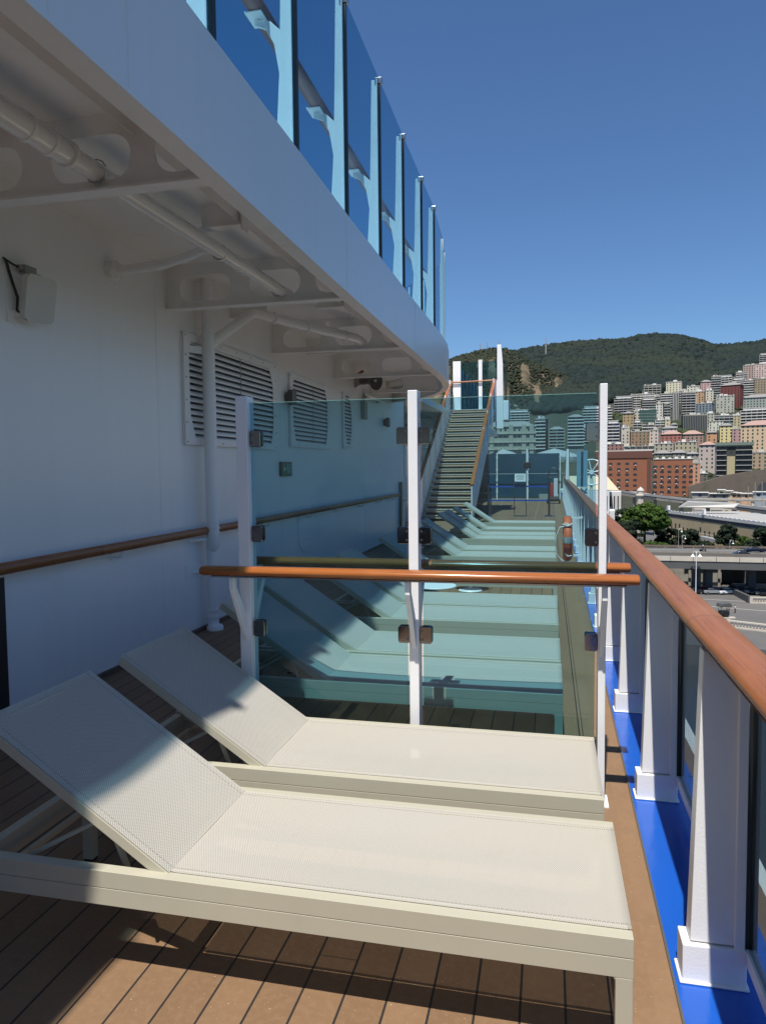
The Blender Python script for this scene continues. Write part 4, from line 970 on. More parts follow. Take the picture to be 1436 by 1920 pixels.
# behind the glass at the left
for (u0,u1,vt,vb,c,s,l,yw,rf) in [
(940,992,773,812,(190,185,160),'B','stepped pale block rising behind the ornate palace',0,'terrace'),
(936,952,754,776,(170,170,165),'W','small grey tower block highest behind the ornate palace',0,'flat'),
(951,971,762,778,(185,185,170),'W','small pale block behind the palace, right of the grey tower',0,'flat'),
(1003,1027,785,842,(85,85,90),'B','dark high slab with pale side right of the palace',-14,'flat'),
(1029,1058,805,840,(205,195,150),'B','cream block with dark central bay right of the dark slab',0,'hip'),
(1064,1094,782,836,(150,150,145),'B','twin turret block with green hipped roof',0,'hip'),
(1081,1104,802,834,(180,180,140),'B','yellowish balcony block in front of the arched one',0,'flat'),
(1092,1147,766,806,(120,118,112),'B','wide block with curved pale roof behind the partition post',0,'terrace')]:
    building(u0,u1,vt,vb,c,s,l,yw,rf,r=r_of((u0+u1)/2,vb) if vb<836 else 700)
# ornate palace
t,W,D,H=building(908,1004,800,862,(178,172,150),'W','ornate grey stone palace with arched windows and cornices behind the stairs',0,'hip',r=560,n=5,cs=3.2,cat='palace',name='stone_palace',win=WIN)
for z in (H*.30,H*.52,H*.78): MB().box((-W/2-.6,-D/2-1.3,z),(W/2+.6,-D/2,z+.4)).build('cornice',CORN,t)
for x in (-W*.36,W*.02,W*.27,W*.42):
    MB().box((x-1.6,-D/2-.8,0),(x+1.6,-D/2,H+1.2)).build('bay',wallmat((178,172,150)),t)
# brick blocks
BR=NT('orange_brick'); c=BR.mix(BR.noise(.25,5,.7),(.26,.095,.048),(.34,.135,.072)); bt_=BR.N('ShaderNodeTexBrick'); mp=BR.N('ShaderNodeMapping'); mp.inputs['Rotation'].default_value=(PI/2,0,0); BR.L(BR.pos(),mp.inputs[0]); BR.L(mp.outputs[0],bt_.inputs['Vector']); bt_.inputs['Scale'].default_value=1.2
bt_.inputs['Color1'].default_value=(.85,.85,.85,1); bt_.inputs['Color2'].default_value=(1,1,1,1); bt_.inputs['Mortar'].default_value=(.8,.8,.8,1)
mx=BR.N('ShaderNodeMix',data_type='RGBA',blend_type='MULTIPLY'); mx.inputs[0].default_value=1; BR.L(c,mx.inputs[6]); BR.L(bt_.outputs['Color'],mx.inputs[7]); BR.L(mx.outputs[2],BR.bsdf.inputs['Base Color']); BR.bsdf.inputs['Roughness'].default_value=.9; BR=BR.m
DBR=base('dark_brick_band',(.13,.055,.04),.9)
def brick(u0,u1,vt,vb,lb,cols,rows,yaw,r,band):
    um=(u0+u1)/2; a,b=far(u0,vt,r),far(u1,vt,r); pm=(a+b)/2; zb=far(um,vb,r)[2]; H=pm[2]-zb; W=math.hypot(b[0]-a[0],b[1]-a[1])
    d=Vector((pm[0],pm[1],0)).normalized(); D=16; t=thing('brick_building',lb,'apartment block',tuple(Vector((pm[0],pm[1],zb))+d*D/2),math.atan2(d.y,d.x)-PI/2+R(yaw),'orange brick blocks')
    MB().box((-W/2,-D/2,-20),(W/2,D/2,H)).build('wall',BR,t)
    ro=MB().box((-W/2-.4,-D/2-.4,H),(W/2+.4,D/2+.4,H+.5))
    if band: MB().box((-W/2-.5,-D/2-.5,H-5),(W/2+.5,D/2+.4,H-.01)).build('dark_top_storey',DBR,t)
    else:
        for k in range(6): x=-W/2+W*(k+.5)/6; ro.box((x-1,-2,H+.5),(x+1,1,H+rnd.uniform(1.2,2.4)))
    ro.build('roof',BALW,t)
    pr=ac=None
    for i in range(rows):
        for x in cols:
            X_=-W/2+x*W; z=1.2+i*(H-(7 if band else 3.5))/rows
            if pr is None: pr=MB().box((-1.25,-.08,0),(1.25,.1,1.55)).build('window',WIN,t); o=pr
            else: o=pr.copy(); COL.objects.link(o); o.parent=t
            o.location=(X_,-D/2,z)
            if rnd.random()<.45:
                if ac is None: ac=MB().box((-.5,-.6,-.75),(.5,0,-.1)).build('air_conditioner',BALW,t); o=ac
                else: o=ac.copy(); COL.objects.link(o); o.parent=t
                o.location=(X_+rnd.uniform(-.6,.6),-D/2,z)
    return t,W,D,H
t,W,D,H=brick(1117,1222,846,936,'left orange brick block with dark brown top storey',(.06,.27,.42,.57,.71),7,-2,545,True)
MB().box((W*.42,-D/2-.3,-5),(W*.49,-D/2,H-5.2)).build('shade_strip',DBR,t)  # dark strip paints the shaded gap at the right end
MB().box((-W*.50,-D/2-.3,-5),(-W*.40,-D/2,H-5.2)).build('shade_strip',DBR,t)  # dark strip paints the side face in shade at the left end
brick(1225,1298,861,938,'right orange brick block with rows of windows and white gadgets',(.04,.22,.41,.60,.79,.96),7,0,540,False)
# dark scaffolded building
t,W,D,H=building(1343,1410,835,892,(70,72,66),'W','dark netted building with yellow central stair bay under repair',0,'flat',n=6,win=WIN,r=590)
MB().box((-W*.20,-D/2-1.2,-6),(W*.02,-D/2,H-8)).build('stair_bay',wallmat((200,185,130)),t)
for s,(x0,x1) in enumerate(((-W*.5,-W*.22),(W*.04,W*.5))):
    for i in range(6): MB().box((x0,-D/2-1.4,i*H/6),(x1,-D/2,i*H/6+.5)).build('scaffold_deck',BALD,t)
MB().box((-W/2-1,-D/2-1.5,H),(W/2+1,D/2,H+2.2)).build('roof_netting',base('green_grey_mesh',(.16,.2,.17),.8),t)
# retaining wall with arch, sheds, elevated tracks
rw_=thing('retaining_wall','tall brown stone retaining wall with a dark arch at right','wall')
rA_=[(1290,912),(1297,910),(1330,900),(1354,892),(1409,883),(1436,880),(1500,876)]
m=MB()
for (ua,va),(ub,vb) in zip(rA_[:-1],rA_[1:]):
    a,b=far(ua,va,525),far(ub,vb,525); m.hexa([(a[0],a[1],GZ-2),(b[0],b[1],GZ-2),(b[0]*1.03,b[1]*1.03,GZ-2),(a[0]*1.03,a[1]*1.03,GZ-2),(a[0],a[1],a[2]),(b[0],b[1],b[2]),(b[0]*1.03,b[1]*1.03,b[2]),(a[0]*1.03,a[1]*1.03,a[2])])
m.build('wall_face',STONE,rw_)
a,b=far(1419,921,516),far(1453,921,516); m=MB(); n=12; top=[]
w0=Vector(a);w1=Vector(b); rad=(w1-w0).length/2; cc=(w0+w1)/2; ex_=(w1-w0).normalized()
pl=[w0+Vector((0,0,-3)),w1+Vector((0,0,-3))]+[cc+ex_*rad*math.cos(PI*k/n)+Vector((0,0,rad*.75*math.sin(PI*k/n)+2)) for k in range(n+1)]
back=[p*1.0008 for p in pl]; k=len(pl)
m.add([tuple(p) for p in pl]+[tuple(p) for p in back],[tuple(range(k)),tuple(range(2*k-1,k-1,-1))]+[(i,(i+1)%k,(i+1)%k+k,i+k) for i in range(k)]); m.build('arch_shade_plate',SHAD,rw_)  # flat dark plate paints the shade inside the arch
for (u0,u1,vt,vb,c,l) in [(1371,1380,924,936,(225,165,115),'tiny orange trackside hut, left of three'),(1381,1388,925,936,(222,170,130),'tiny orange trackside hut, middle of three'),(1389,1410,926,936,(228,175,130),'wider peach trackside hut, right of three'),(1346,1358,919,930,(228,220,170),'small cream trackside house behind the huts'),(1357,1372,921,932,(220,195,150),'low beige trackside shed beside the cream house'),(1297,1326,924,934,(150,148,145),'long grey canopy shed beside the brick block'),(1330,1366,926,936,(120,120,118),'long dark carriage shed behind the elevated tracks'),(1412,1450,923,934,(165,175,180),'long pale blue shed at the right edge')]:
    building(u0,u1,vt,vb,c,'V',l,0,'flat',r=460,cat='shed',name='trackside_shed',n=1,side=False,ext=14,cs=5)
el=thing('elevated_railway','pale elevated railway deck on short white piers','viaduct')
a,b=far(1300,936,430),far(1500,937,430); A_=Vector((a[0],a[1],0));B_=Vector((b[0],b[1],0)); d=(B_-A_).normalized(); n_=Vector((-d.y,d.x,0)); ze=a[2]
def ribbon(name,P,Q,z0,z1,w,mt,par):
    P=Vector((P[0],P[1],0));Q=Vector((Q[0],Q[1],0)); d=(Q-P).normalized(); n=Vector((-d.y,d.x,0))*w
    v=[P,Q,Q+n,P+n]; za,zb=(z0 if isinstance(z0,tuple) else (z0,z0)),(z1 if isinstance(z1,tuple) else (z1,z1))
    return MB().hexa([(v[0].x,v[0].y,za[0]),(v[1].x,v[1].y,za[1]),(v[2].x,v[2].y,za[1]),(v[3].x,v[3].y,za[0]),(v[0].x,v[0].y,zb[0]),(v[1].x,v[1].y,zb[1]),(v[2].x,v[2].y,zb[1]),(v[3].x,v[3].y,zb[0])]).build(name,mt,par)
ribbon('track_deck',a,b,ze-.9,ze,14,CONC,el)
for k in range(12):
    p=A_+d*(8+k*7); MB().box((p.x-.7,p.y+.5,GZ),(p.x+.7,p.y+1.9,ze-.9)).build('pier',PALEC,el)
ribbon('lower_wall',(a[0],a[1]-2),(b[0],b[1]-2),ze-5.6,ze-3.4,1,PALEC,el)
rd=thing('curved_flyover','grey flyover road sweeping across behind the umbrella pine','flyover')
pts=[(1160,922),(1190,927),(1230,932),(1280,938),(1330,944),(1380,950),(1436,957),(1500,966)]
for i in range(len(pts)-1):
    a=far(*pts[i],340-i*8); b=far(*pts[i+1],332-i*8)
    ribbon('road_deck',a,b,(a[2]-1.3,b[2]-1.3),(a[2],b[2]),9,DCONC if i%2 else CONC,rd); MB().box((a[0]-.5,a[1]+2,GZ-1),(a[0]+.5,a[1]+5,a[2]-1.3)).build('pier',CONC,rd)
    ribbon('guard_rail',(a[0],a[1]-.2),(b[0],b[1]-.2),(a[2]+.02,b[2]+.02),(a[2]+.8,b[2]+.8),.15,base('grey_guard',(.3,.3,.29),.6),rd)
# the long cream building
cb=thing('long_cream_building','long low cream building with white parapet behind the trees','building')
a,b=far(1238,956,268),far(1470,988,208); A_=Vector((a[0],a[1],0));B_=Vector((b[0],b[1],0)); d=(B_-A_).normalized(); n_=Vector((-d.y,d.x,0)); L_=(B_-A_).length
if n_.y<0: n_=-n_
zt=-14.6
cb.location=(A_.x,A_.y,GZ); cb.rotation_euler=(0,0,math.atan2(d.y,d.x)); Hc=zt-GZ
MB().box((0,0,-2),(L_,26,Hc)).build('wall',base('cream_plaster',(.50,.40,.24),.85,var=.06,scale=.2,dirt=(.15,.5,.3),dirtc=(.34,.27,.17)),cb)
MB().box((-.4,-.25,Hc),(L_+.4,.4,Hc+.35)).box((-.4,-.24,Hc+.35),(L_+.4,-.0,Hc+.9)).build('parapet',BALW,cb)
MB().box((0,-.08,Hc-1.0),(L_,0,Hc-.001)).build('cornice',DCONC,cb)
for k in range(30): 
    x=.3+k*L_/30; MB().box((x,-.26,Hc+.9),(x+L_/60,.02,Hc+1.05)).build('coping_block',WHITE,cb)
pr=None
for k in range(24):
    x=2.5+k*(L_-4)/24
    if k in (3,4,9): 
        for z in (Hc*.45,Hc*.68):
            MB().box((x,-.06,z),(x+.9,.05,z+1.4)).build('window',WIN,cb)
        continue
    if pr is None: pr=MB().box((0,-.06,0),(.8,.05,3.0)).build('window',WIN,cb); o=pr
    else: o=pr.copy(); COL.objects.link(o); o.parent=cb
    o.location=(x,0,Hc*.5)
for k,s in enumerate((.08,.42)): MB().box((s*L_,-.5,Hc+1.2),(s*L_+1.3,.1,Hc+2.6)).build('roof_vent',WHITE,cb)
MB().box((2,.5,Hc),(L_,25.5,Hc+.12)).build('roof',base('pale_roof_deck',(.34,.33,.31),.8,dirt=(.1,.5,.5)),cb)
# stored covers on the roof, pavilion, turret
bo=thing('covered_boat','long grey covered boat shape on the pale roof','boat',tuple(far(1325,949,262)+np.array([0,0,-.5])),R(-8))
MB().hexa([(-9,-2,0),(8,-1.5,0),(8,1.5,0),(-9,2,0),(-6,-1.6,2.2),(10,-.4,1.6),(10,.4,1.6),(-6,1.6,2.2)]).build('cover',GREYP,bo,False,.3)
tm=thing('white_terminal','white terminal building with stepped roof beyond the railing','building')
r=235
def tbox(u0,u1,vt,vb,dep,mt,nm,rr=None):
    rr=rr or r; a,b=far(u0,vt,rr),far(u1,vt,rr); zb=far(u0,vb,rr)[2]; d_=Vector((a[0]+b[0],a[1]+b[1],0)).normalized()*dep
    return MB().hexa([(a[0],a[1],zb),(b[0],b[1],zb),(b[0]+d_.x,b[1]+d_.y,zb),(a[0]+d_.x,a[1]+d_.y,zb),(a[0],a[1],a[2]),(b[0],b[1],a[2]),(b[0]+d_.x,b[1]+d_.y,a[2]),(a[0]+d_.x,a[1]+d_.y,a[2])]).build(nm,mt,tm)
TW=base('terminal_white',(.62,.61,.58),.7)
tbox(1050,1142,918,1030,12,TW,'wall'); tbox(1142,1152,958,1030,10,TW,'wall',226); tbox(1120,1164,922,1000,10,TW,'wall',246)
a=far(1060,893,r);b=far(1141,893,r);c=far(1160,919,r);e_=far(1060,919,r)
m=MB(); m.add([tuple(e_),tuple(c),tuple(c+np.array([-2,16,0])),tuple(e_+np.array([0,16,0])),tuple(a+np.array([0,8,0])),tuple(b+np.array([0,8,0]))],[(0,3,2,1),(0,1,5,4),(1,2,5),(2,3,4,5),(3,0,4)]); m.build('roof',base('cream_roof',(.50,.41,.28),.8),tm)
for k in range(5): 
    tbox(1136+k*7,1138.5+k*7,930,950,.5,SHAD,'window',r-.6+(11 if k>0 else 0))
tu=thing('stone_turret','small cream stone lookout turret with domed cap above pine','turret',tuple(far(1200,940,330)))
MB().lathe([(1.5,-14),(1.5,1.8),(1.9,2.0),(1.9,2.4)],(0,0,0),8).build('tower_body',PALEC,tu); MB().lathe([(2.1,2.4),(2.1,2.8),(1.5,3.0),(1.4,4.4),(1.6,4.5)],(0,0,0),8).build('lantern',PALEC,tu); MB().lathe([(1.6,4.5),(1.3,5.2),(.6,5.8),(.1,6.3)],(0,0,0),12).build('cap',CORN,tu)
# highway
hw=thing('elevated_highway','elevated concrete highway with pale parapet on dark piers','highway')
a,b=onz(900,1040,-20),onz(1700,1056,-20); ZH=-20
ribbon('road_deck',(a[0],a[1]),(b[0],b[1]),ZH-1.4,ZH,10.5,ASPH,hw)
ribbon('parapet',(a[0],a[1]-.3),(b[0],b[1]-.3),ZH-.5,ZH+.55,.3,PALEC,hw); ribbon('edge_beam',(a[0],a[1]-.15),(b[0],b[1]-.15),ZH-2.3,ZH-.5,.14,DCONC,hw)
P=Vector((a[0],a[1],0));Q=Vector((b[0],b[1],0)); d=(Q-P).normalized(); n_=Vector((-d.y,d.x,0))
ribbon('guard_rail',P+n_*22.6,Q+n_*22.6,ZH+.3,ZH+.8,.12,base('rusty_guard',(.16,.12,.09),.7),hw)
ribbon('median_barrier',P+n_*11.2,Q+n_*11.2,ZH,ZH+.5,.25,CONC,hw)
ribbon('guard_rail',P+n_*.6,Q+n_*.6,ZH+.7,ZH+1.3,.06,base('fence_mesh_brown',(.15,.13,.11),.7),hw)
for w_ in (4,7.5,15,18.5): ribbon('lane_line',P+n_*w_,Q+n_*w_,ZH+.005,ZH+.02,.22,LINEW,hw)
for k in range(60):
    p=P+d*(k*4.9); MB().box((p.x-.05,p.y-.38,ZH-.5),(p.x+.05,p.y-.31,ZH+.56)).build('parapet_joint',DCONC,hw)
for u in (1311,1333.5,1416,1230):
    p=onz(u,1112,GZ); 
    MB().box((p[0]-.8,p[1]+3,GZ),(p[0]+.8,p[1]+6,ZH-2)).build('pier',base('blue_grey_pier',(.07,.08,.095),.7),hw)
MB().box((onz(1300,1100,GZ)[0]-2,onz(1300,1100,GZ)[1]+1,ZH-3.2),(onz(1340,1100,GZ)[0]+2,onz(1340,1100,GZ)[1]+5,ZH-2)).build('pier_head',DCONC,hw)
# the second carriageway stands on a solid bank behind the elevated one
uw=thing('embankment_wall','stained concrete bank with a wide dark opening under the highway','wall')
def col_u(p):
    c=RM.T@(np.array([p[0],p[1],GZ+4])-CAM); return CX+F*c[0]/-c[2]
lo,hi=0,900
for _ in range(40):
    mi=(lo+hi)/2
    if col_u(P+n_*15+d*mi)<1352: lo=mi
    else: hi=mi
S0=P+n_*15; S1=S0+d*lo; S2=Q+n_*15
ribbon('road_bank',S0,S1,GZ,ZH,8.6,CONC,uw); ribbon('road_span',S1+d*.02,S2,-23.6,ZH-.002,8.6,CONC,uw); ribbon('road_surface',S0-n_*.02,S2-n_*.02,ZH+.001,ZH+.004,8.5,ASPH,uw)
ribbon('opening_shade',S1+n_*5,S2+n_*5,GZ,-23.6,1,BLACK,uw)  # black slab paints the shade deep in the opening
ribbon('coping',S0-n_*.25,S2-n_*.25,ZH-1.5,ZH-.9,.24,CONC,uw)
for k in range(16):
    p=S1-d*(k*3.4+.6); MB().box((p.x-.3,p.y-.45,GZ),(p.x+.3,p.y+.05,ZH-1.5)).build('buttress',CONC,uw)
for k in range(5):
    p=S1+d*(6+k*11); MB().box((p.x-.5,p.y+.5,GZ),(p.x+.5,p.y+1.6,-23.6)).build('column',CONC,uw)
MB().box((S1.x+2,S1.y-3,GZ),(S1.x+14,S1.y-1.5,GZ+1.1)).build('parapet',CONC,uw)
MB().box((onz(1258,1112,GZ)[0],onz(1258,1112,GZ)[1]+8,GZ),(onz(1275,1112,GZ)[0],onz(1282,1112,GZ)[1]+10,-25)).build('green_kiosk',NET,uw)
p=onz(1322,1112,GZ); 
# ramp wall, balustrades
rmp=thing('ramp_wall','low dark wall sloping beside the quay road','wall')
a,b=onz(1368,1112,GZ),onz(1402,1131,GZ); ribbon('wall_face',(a[0],a[1]),(b[0],b[1]),GZ,(GZ+1.2,GZ+1.6),.6,DCONC,rmp)
def balus(P,Q,lb,z0=GZ):
    t=thing('stone_balustrade',lb,'balustrade',(P[0],P[1],z0),math.atan2(Q[1]-P[1],Q[0]-P[0])); L=math.hypot(Q[0]-P[0],Q[1]-P[1])
    MB().box((0,-.25,0),(L,.25,.3)).box((0,-.25,1.15),(L,.25,1.4)).build('coping',PALEC,t); m=MB()
    k=0;x=.4
    while x<L: m.lathe([(.08,.3),(.14,.5),(.07,.75),(.1,1.0),(.08,1.15)],(x,0,0),6); x+=.55
    m.build('balusters',PALEC,t); 
    x=0
    while x<L: MB().box((x,-.3,0),(x+.6,.3,1.45)).build('pedestal',PALEC,t); x+=9
balus(onz(1404,1131,GZ),onz(1500,1133,GZ),'short pale balustrade at the ramp end')
P_,Q_=onz(1362,1176,GZ),onz(1560,1200,GZ); balus(P_,Q_,'pale stone balustrade along the quay edge')
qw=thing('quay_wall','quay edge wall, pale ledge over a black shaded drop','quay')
a,b=onz(1280,1180,GZ-.2),onz(1600,1220,GZ-.2); ribbon('ledge',(a[0],a[1]),(b[0],b[1]),GZ-1.2,GZ-.01,6,PALEC,qw); ribbon('shade_black_face',(a[0],a[1]+1.5),(b[0],b[1]+1.5),GZ-7,GZ-1.2,2,BLACK,qw)  # shade under the ledge is painted as a black face
# lamps
def lamp(u,v,vt,z,lb,two=True):
    p=onz(u,v,z); rr=math.hypot(p[0],p[1]); h=far(u,vt,rr)[2]-z
    t=thing('street_lamp',lb,'street lamp',tuple(p),0,'street lamps on the shore')
    MB().tube([(0,0,0),(0,0,h)],[.10,.06] if two else [.07,.04],8).build('pole',WHITE if two else GREYP,t,True)
    k_=1 if two else .5
    for s in ((-1,1) if two else (1,)):
        MB().tube([(0,0,h-.6),(s*.25,0,h-.05),(s*.7,0,h-.1),(s*.75,0,h-.8)],.05,6).build('arm',WHITE,t,True); MB().lathe([(.12*k_,.3*k_),(.25*k_,.1*k_),(.5*k_,-.15*k_)],(s*.75,0,h-1.1 if two else h-.9),12).build('lamp_shade',WHITE,t,True)
lamp(1303.5,1119,1033,GZ,'tall white twin headed street lamp in front of the highway')
for u,v,vt,l in ((1367,1038,1012,'single lamp on the highway, below the round tree'),(1278,1030,1003,'grey lamp on the highway under the pine tree, right'),(1271,1030,990,'taller curved lamp on the highway under the pine tree')):
    lamp(u,v,vt,ZH,l,False)
# cars, scooter, people
CARB=base('navy_car_paint',(.008,.012,.03),.25,coat=.6); CARG=base('grey_car_paint',(.25,.26,.27),.3,coat=.5); CARK=base('black_car_paint',(.012,.012,.014),.25,coat=.6); CARR=base('red_car_paint',(.25,.03,.02),.3,coat=.5); CARW=base('white_car_paint',(.7,.7,.7),.3,coat=.5)
def car(u,v,z,mt,lb,rz=0,L=4.3):
    p=onz(u,v,z); t=thing('parked_car' if z==GZ else 'car',lb,'car',tuple(p),rz,'cars on the shore roads')
    prof=[(-L/2,.35),(-L/2,.8),(-L*.42,.95),(-L*.22,1.0),(L*.22,1.0),(L*.45,.88),(L/2,.65),(L/2,.35)]
    MB().prism(prof,-.85,.85,'y').build('body',mt,t,False,.08)
    c=MB().hexa([(-L*.34,-.8,.98),(L*.27,-.8,.98),(L*.27,.8,.98),(-L*.34,.8,.98),(-L*.24,-.66,1.42),(L*.10,-.66,1.42),(L*.10,.66,1.42),(-L*.24,.66,1.42)]).build('cabin_glass',WIN,t,False,.05)
    MB().box((-L*.25,-.67,1.42),(L*.11,.67,1.46)).build('car_roof',mt,c,False,.02)
    for x in (-L*.31,L*.31):
        for y in (-.86,.70): w_=MB().lathe([(.32,0),(.32,.16)],(x,y,.32),16,(0,1,0)).build('wheel',BLACK,t); MB().lathe([(.18,0),(.18,.18)],(x,y-.01,.32),12,(0,1,0)).build('rim',STEEL,w_)
    for y in (-.6,.6): MB().box((L/2-.03,y-.18,.62),(L/2+.01,y+.18,.75)).build('headlight',WHITE,t)
car(1415,1036,ZH,CARB,'dark blue car on the far highway lane at right',R(4),4.8); car(1388,1043,ZH,CARB,'dark car on the near highway lane, left of the blue one',R(184),3.6)
car(1335,1114,GZ,CARG,'grey car parked between the highway piers',R(10)); car(1350,1112,GZ,CARK,'black car parked right of the grey one under highway',R(6)); car(1321,1110,GZ,CARR,'dull red car behind the left pier under highway',R(90)); car(1362,1114,GZ,CARW,'white car parked at the end of the ramp wall',R(20)); car(1301,1113,GZ,CARK,'black car parked beside the twin headed lamp',R(0))
for k in range(7): car(1372+k*9,1108+k*1.2,GZ,(CARK,CARG)[k%2],'%s car, %s in the dark row below the opening'%(('black','grey')[k%2],('first from left','second from left','third from left','in the middle','fifth from left','sixth from left','last at the right')[k]),R(80+k*3))
def body(pts,edges,rad,name,mt,par):
    m=bpy.data.meshes.new(name); m.from_pydata(pts,edges,[]); o=bpy.data.objects.new(name,m); COL.objects.link(o); m.materials.append(mt); o.parent=par
    s=o.modifiers.new('skin','SKIN'); 
    for i,r_ in enumerate(rad): m.skin_vertices[0].data[i].radius=(r_,r_)
    m.skin_vertices[0].data[0].use_root=True
    u=o.modifiers.new('sub','SUBSURF'); u.levels=1; u.render_levels=2; return o
SKIN=base('skin',(.35,.2,.14),.6); NAVY=base('dark_trousers',(.02,.022,.03),.8); SHIRT=base('white_shirt',(.6,.6,.6),.8)
def person(u,v,lb,shirt):
    p=onz(u,v,GZ); t=thing('person',lb,'person',tuple(p),R(100))
    P_=[(0,0,.95),(0,0,1.15),(0,0,1.42),(0,0,1.53),(0,.01,1.66),(0,.02,1.74),(-.1,0,.88),(-.12,.06,.5),(-.13,.0,.08),(-.13,.14,.04),(.1,0,.88),(.13,-.12,.5),(.14,-.24,.1),(.14,-.12,.04),(-.2,0,1.4),(-.26,.02,1.12),(-.24,.16,.9),(-.23,.22,.82),(.2,0,1.4),(.27,-.04,1.12),(.26,.02,.88),(.25,.05,.79)]
    E_=[(0,1),(1,2),(2,3),(3,4),(4,5),(0,6),(6,7),(7,8),(8,9),(0,10),(10,11),(11,12),(12,13),(2,14),(14,15),(15,16),(16,17),(2,18),(18,19),(19,20),(20,21)]
    body(P_,E_,[.14,.13,.14,.055,.1,.07,.09,.06,.045,.04,.09,.06,.045,.04,.06,.045,.035,.03,.06,.045,.035,.03],'body',SKIN,t)
    body([(0,0,.98),(0,0,1.2),(0,0,1.43),(-.2,0,1.4),(-.26,.02,1.14),(.2,0,1.4),(.27,-.04,1.14)],[(0,1),(1,2),(2,3),(3,4),(2,5),(5,6)],[.16,.15,.15,.08,.065,.08,.065],'shirt',shirt,t)
    body([(0,0,.98),(-.1,0,.88),(-.12,.06,.5),(-.13,0,.12),(.1,0,.88),(.13,-.12,.5),(.14,-.22,.14)],[(0,1),(1,2),(2,3),(0,4),(4,5),(5,6)],[.155,.11,.08,.06,.11,.08,.06],'trousers',NAVY,t)
    MB().lathe([(.0,-.02),(.105,.0),(.11,.05),(.07,.11),(.01,.13)],(0,0,1.66),12).build('hair',BLACK,t,True)
person(1377,1150,'tiny person in white top and dark trousers walking on quay',SHIRT)
person(1364,1154,'tiny person in dark top standing behind the black cart',NAVY)
ct=thing('black_cart','black canopied cart standing on the open quay','cart',tuple(onz(1356,1158,GZ)),R(15))
MB().box((-.9,-.6,.5),(.9,.6,1.4)).build('cart_body',BLACK,ct,False,.15); MB().prism([(-1.2,2.2),(-1.0,2.9),(.8,3.1),(1.3,2.5),(1.1,2.2)],-.9,.9,'y').build('canopy',DGREY,ct,False,.1)
for s in (-1,1):
    for q in (-1,1): MB().tube([(s*.8,q*.55,1.4),(s*.9,q*.7,2.3)],.04,6).build('post',BLACK,ct)
    MB().lathe([(.5,-.06),(.5,.06)],(0.1,s*.7,.5),20,(0,1,0)).build('wheel',BLACK,ct,True)
MB().box((-1.6,-1.0,.0),(1.9,-.2,.2)).build('platform',PALEC,ct)
sc=thing('motor_scooter','dark scooter with a rider on the highway','scooter',tuple(onz(1317,1036,ZH)),R(0))
for x in (-.6,.6): MB().lathe([(.28,-.06),(.28,.06)],(x,0,.28),14,(0,1,0)).build('wheel',BLACK,sc)
MB().prism([(-.8,.45),(-.75,.85),(-.1,.85),(0,.4),(.45,.4),(.55,1.1),(.65,1.1),(.7,.45),(.4,.2),(-.5,.2)],-.2,.2,'y').build('body',CARK,sc,False,.05); MB().tube([(.5,-.3,1.1),(.5,.3,1.1)],.03,6).build('handlebar',BLACK,sc)
rd_=thing('person','tiny scooter rider with white helmet on the highway','person',tuple(onz(1317,1036,ZH)))
body([(-.25,0,.95),(-.2,0,1.2),(-.1,0,1.45),(-.05,0,1.58),(0,0,1.7),(.2,.15,.9),(.3,.15,.45),(.2,-.15,.9),(.3,-.15,.45),(.15,.25,1.25),(.45,.25,1.12),(.15,-.25,1.25),(.45,-.25,1.12)],[(0,1),(1,2),(2,3),(3,4),(0,5),(5,6),(0,7),(7,8),(2,9),(9,10),(2,11),(11,12)],[.16,.16,.16,.07,.1,.09,.06,.09,.06,.06,.04,.06,.04],'body',NAVY,rd_)
MB().lathe([(.10,-.12),(.15,0),(.12,.11),(.03,.16)],(0,0,1.74),12).build('helmet',WHITE,rd_,True)
# gangway
gw=thing('covered_gangway','sloping grey gangway between the trees before the cream building','gangway')
a,b=far(1309,1005,236),far(1342,1012,231); ribbon('gangway_deck',(a[0],a[1]),(b[0],b[1]),(a[2]-.8,b[2]-.8),(a[2],b[2]),2,base('gangway_grey',(.28,.29,.30),.6),gw); ribbon('handrail',(a[0],a[1]),(b[0],b[1]),(a[2]+.9,b[2]+.9),(a[2]+1.05,b[2]+1.05),.1,PALEC,gw)
# catenary masts
for u,vt,vb,l in ((1415,905,962,'thin grey track mast, left of two'),(1428,903,962,'thin grey track mast, right of two'),(1402,912,940,'short track mast before the stone wall')):
    p=far(u,vb,400); q_=far(u,vt,400); tag(MB().tube([(p[0],p[1],GZ),tuple(q_)],.16,6).build('track_mast',GREYP),l,'mast','masts along the tracks')
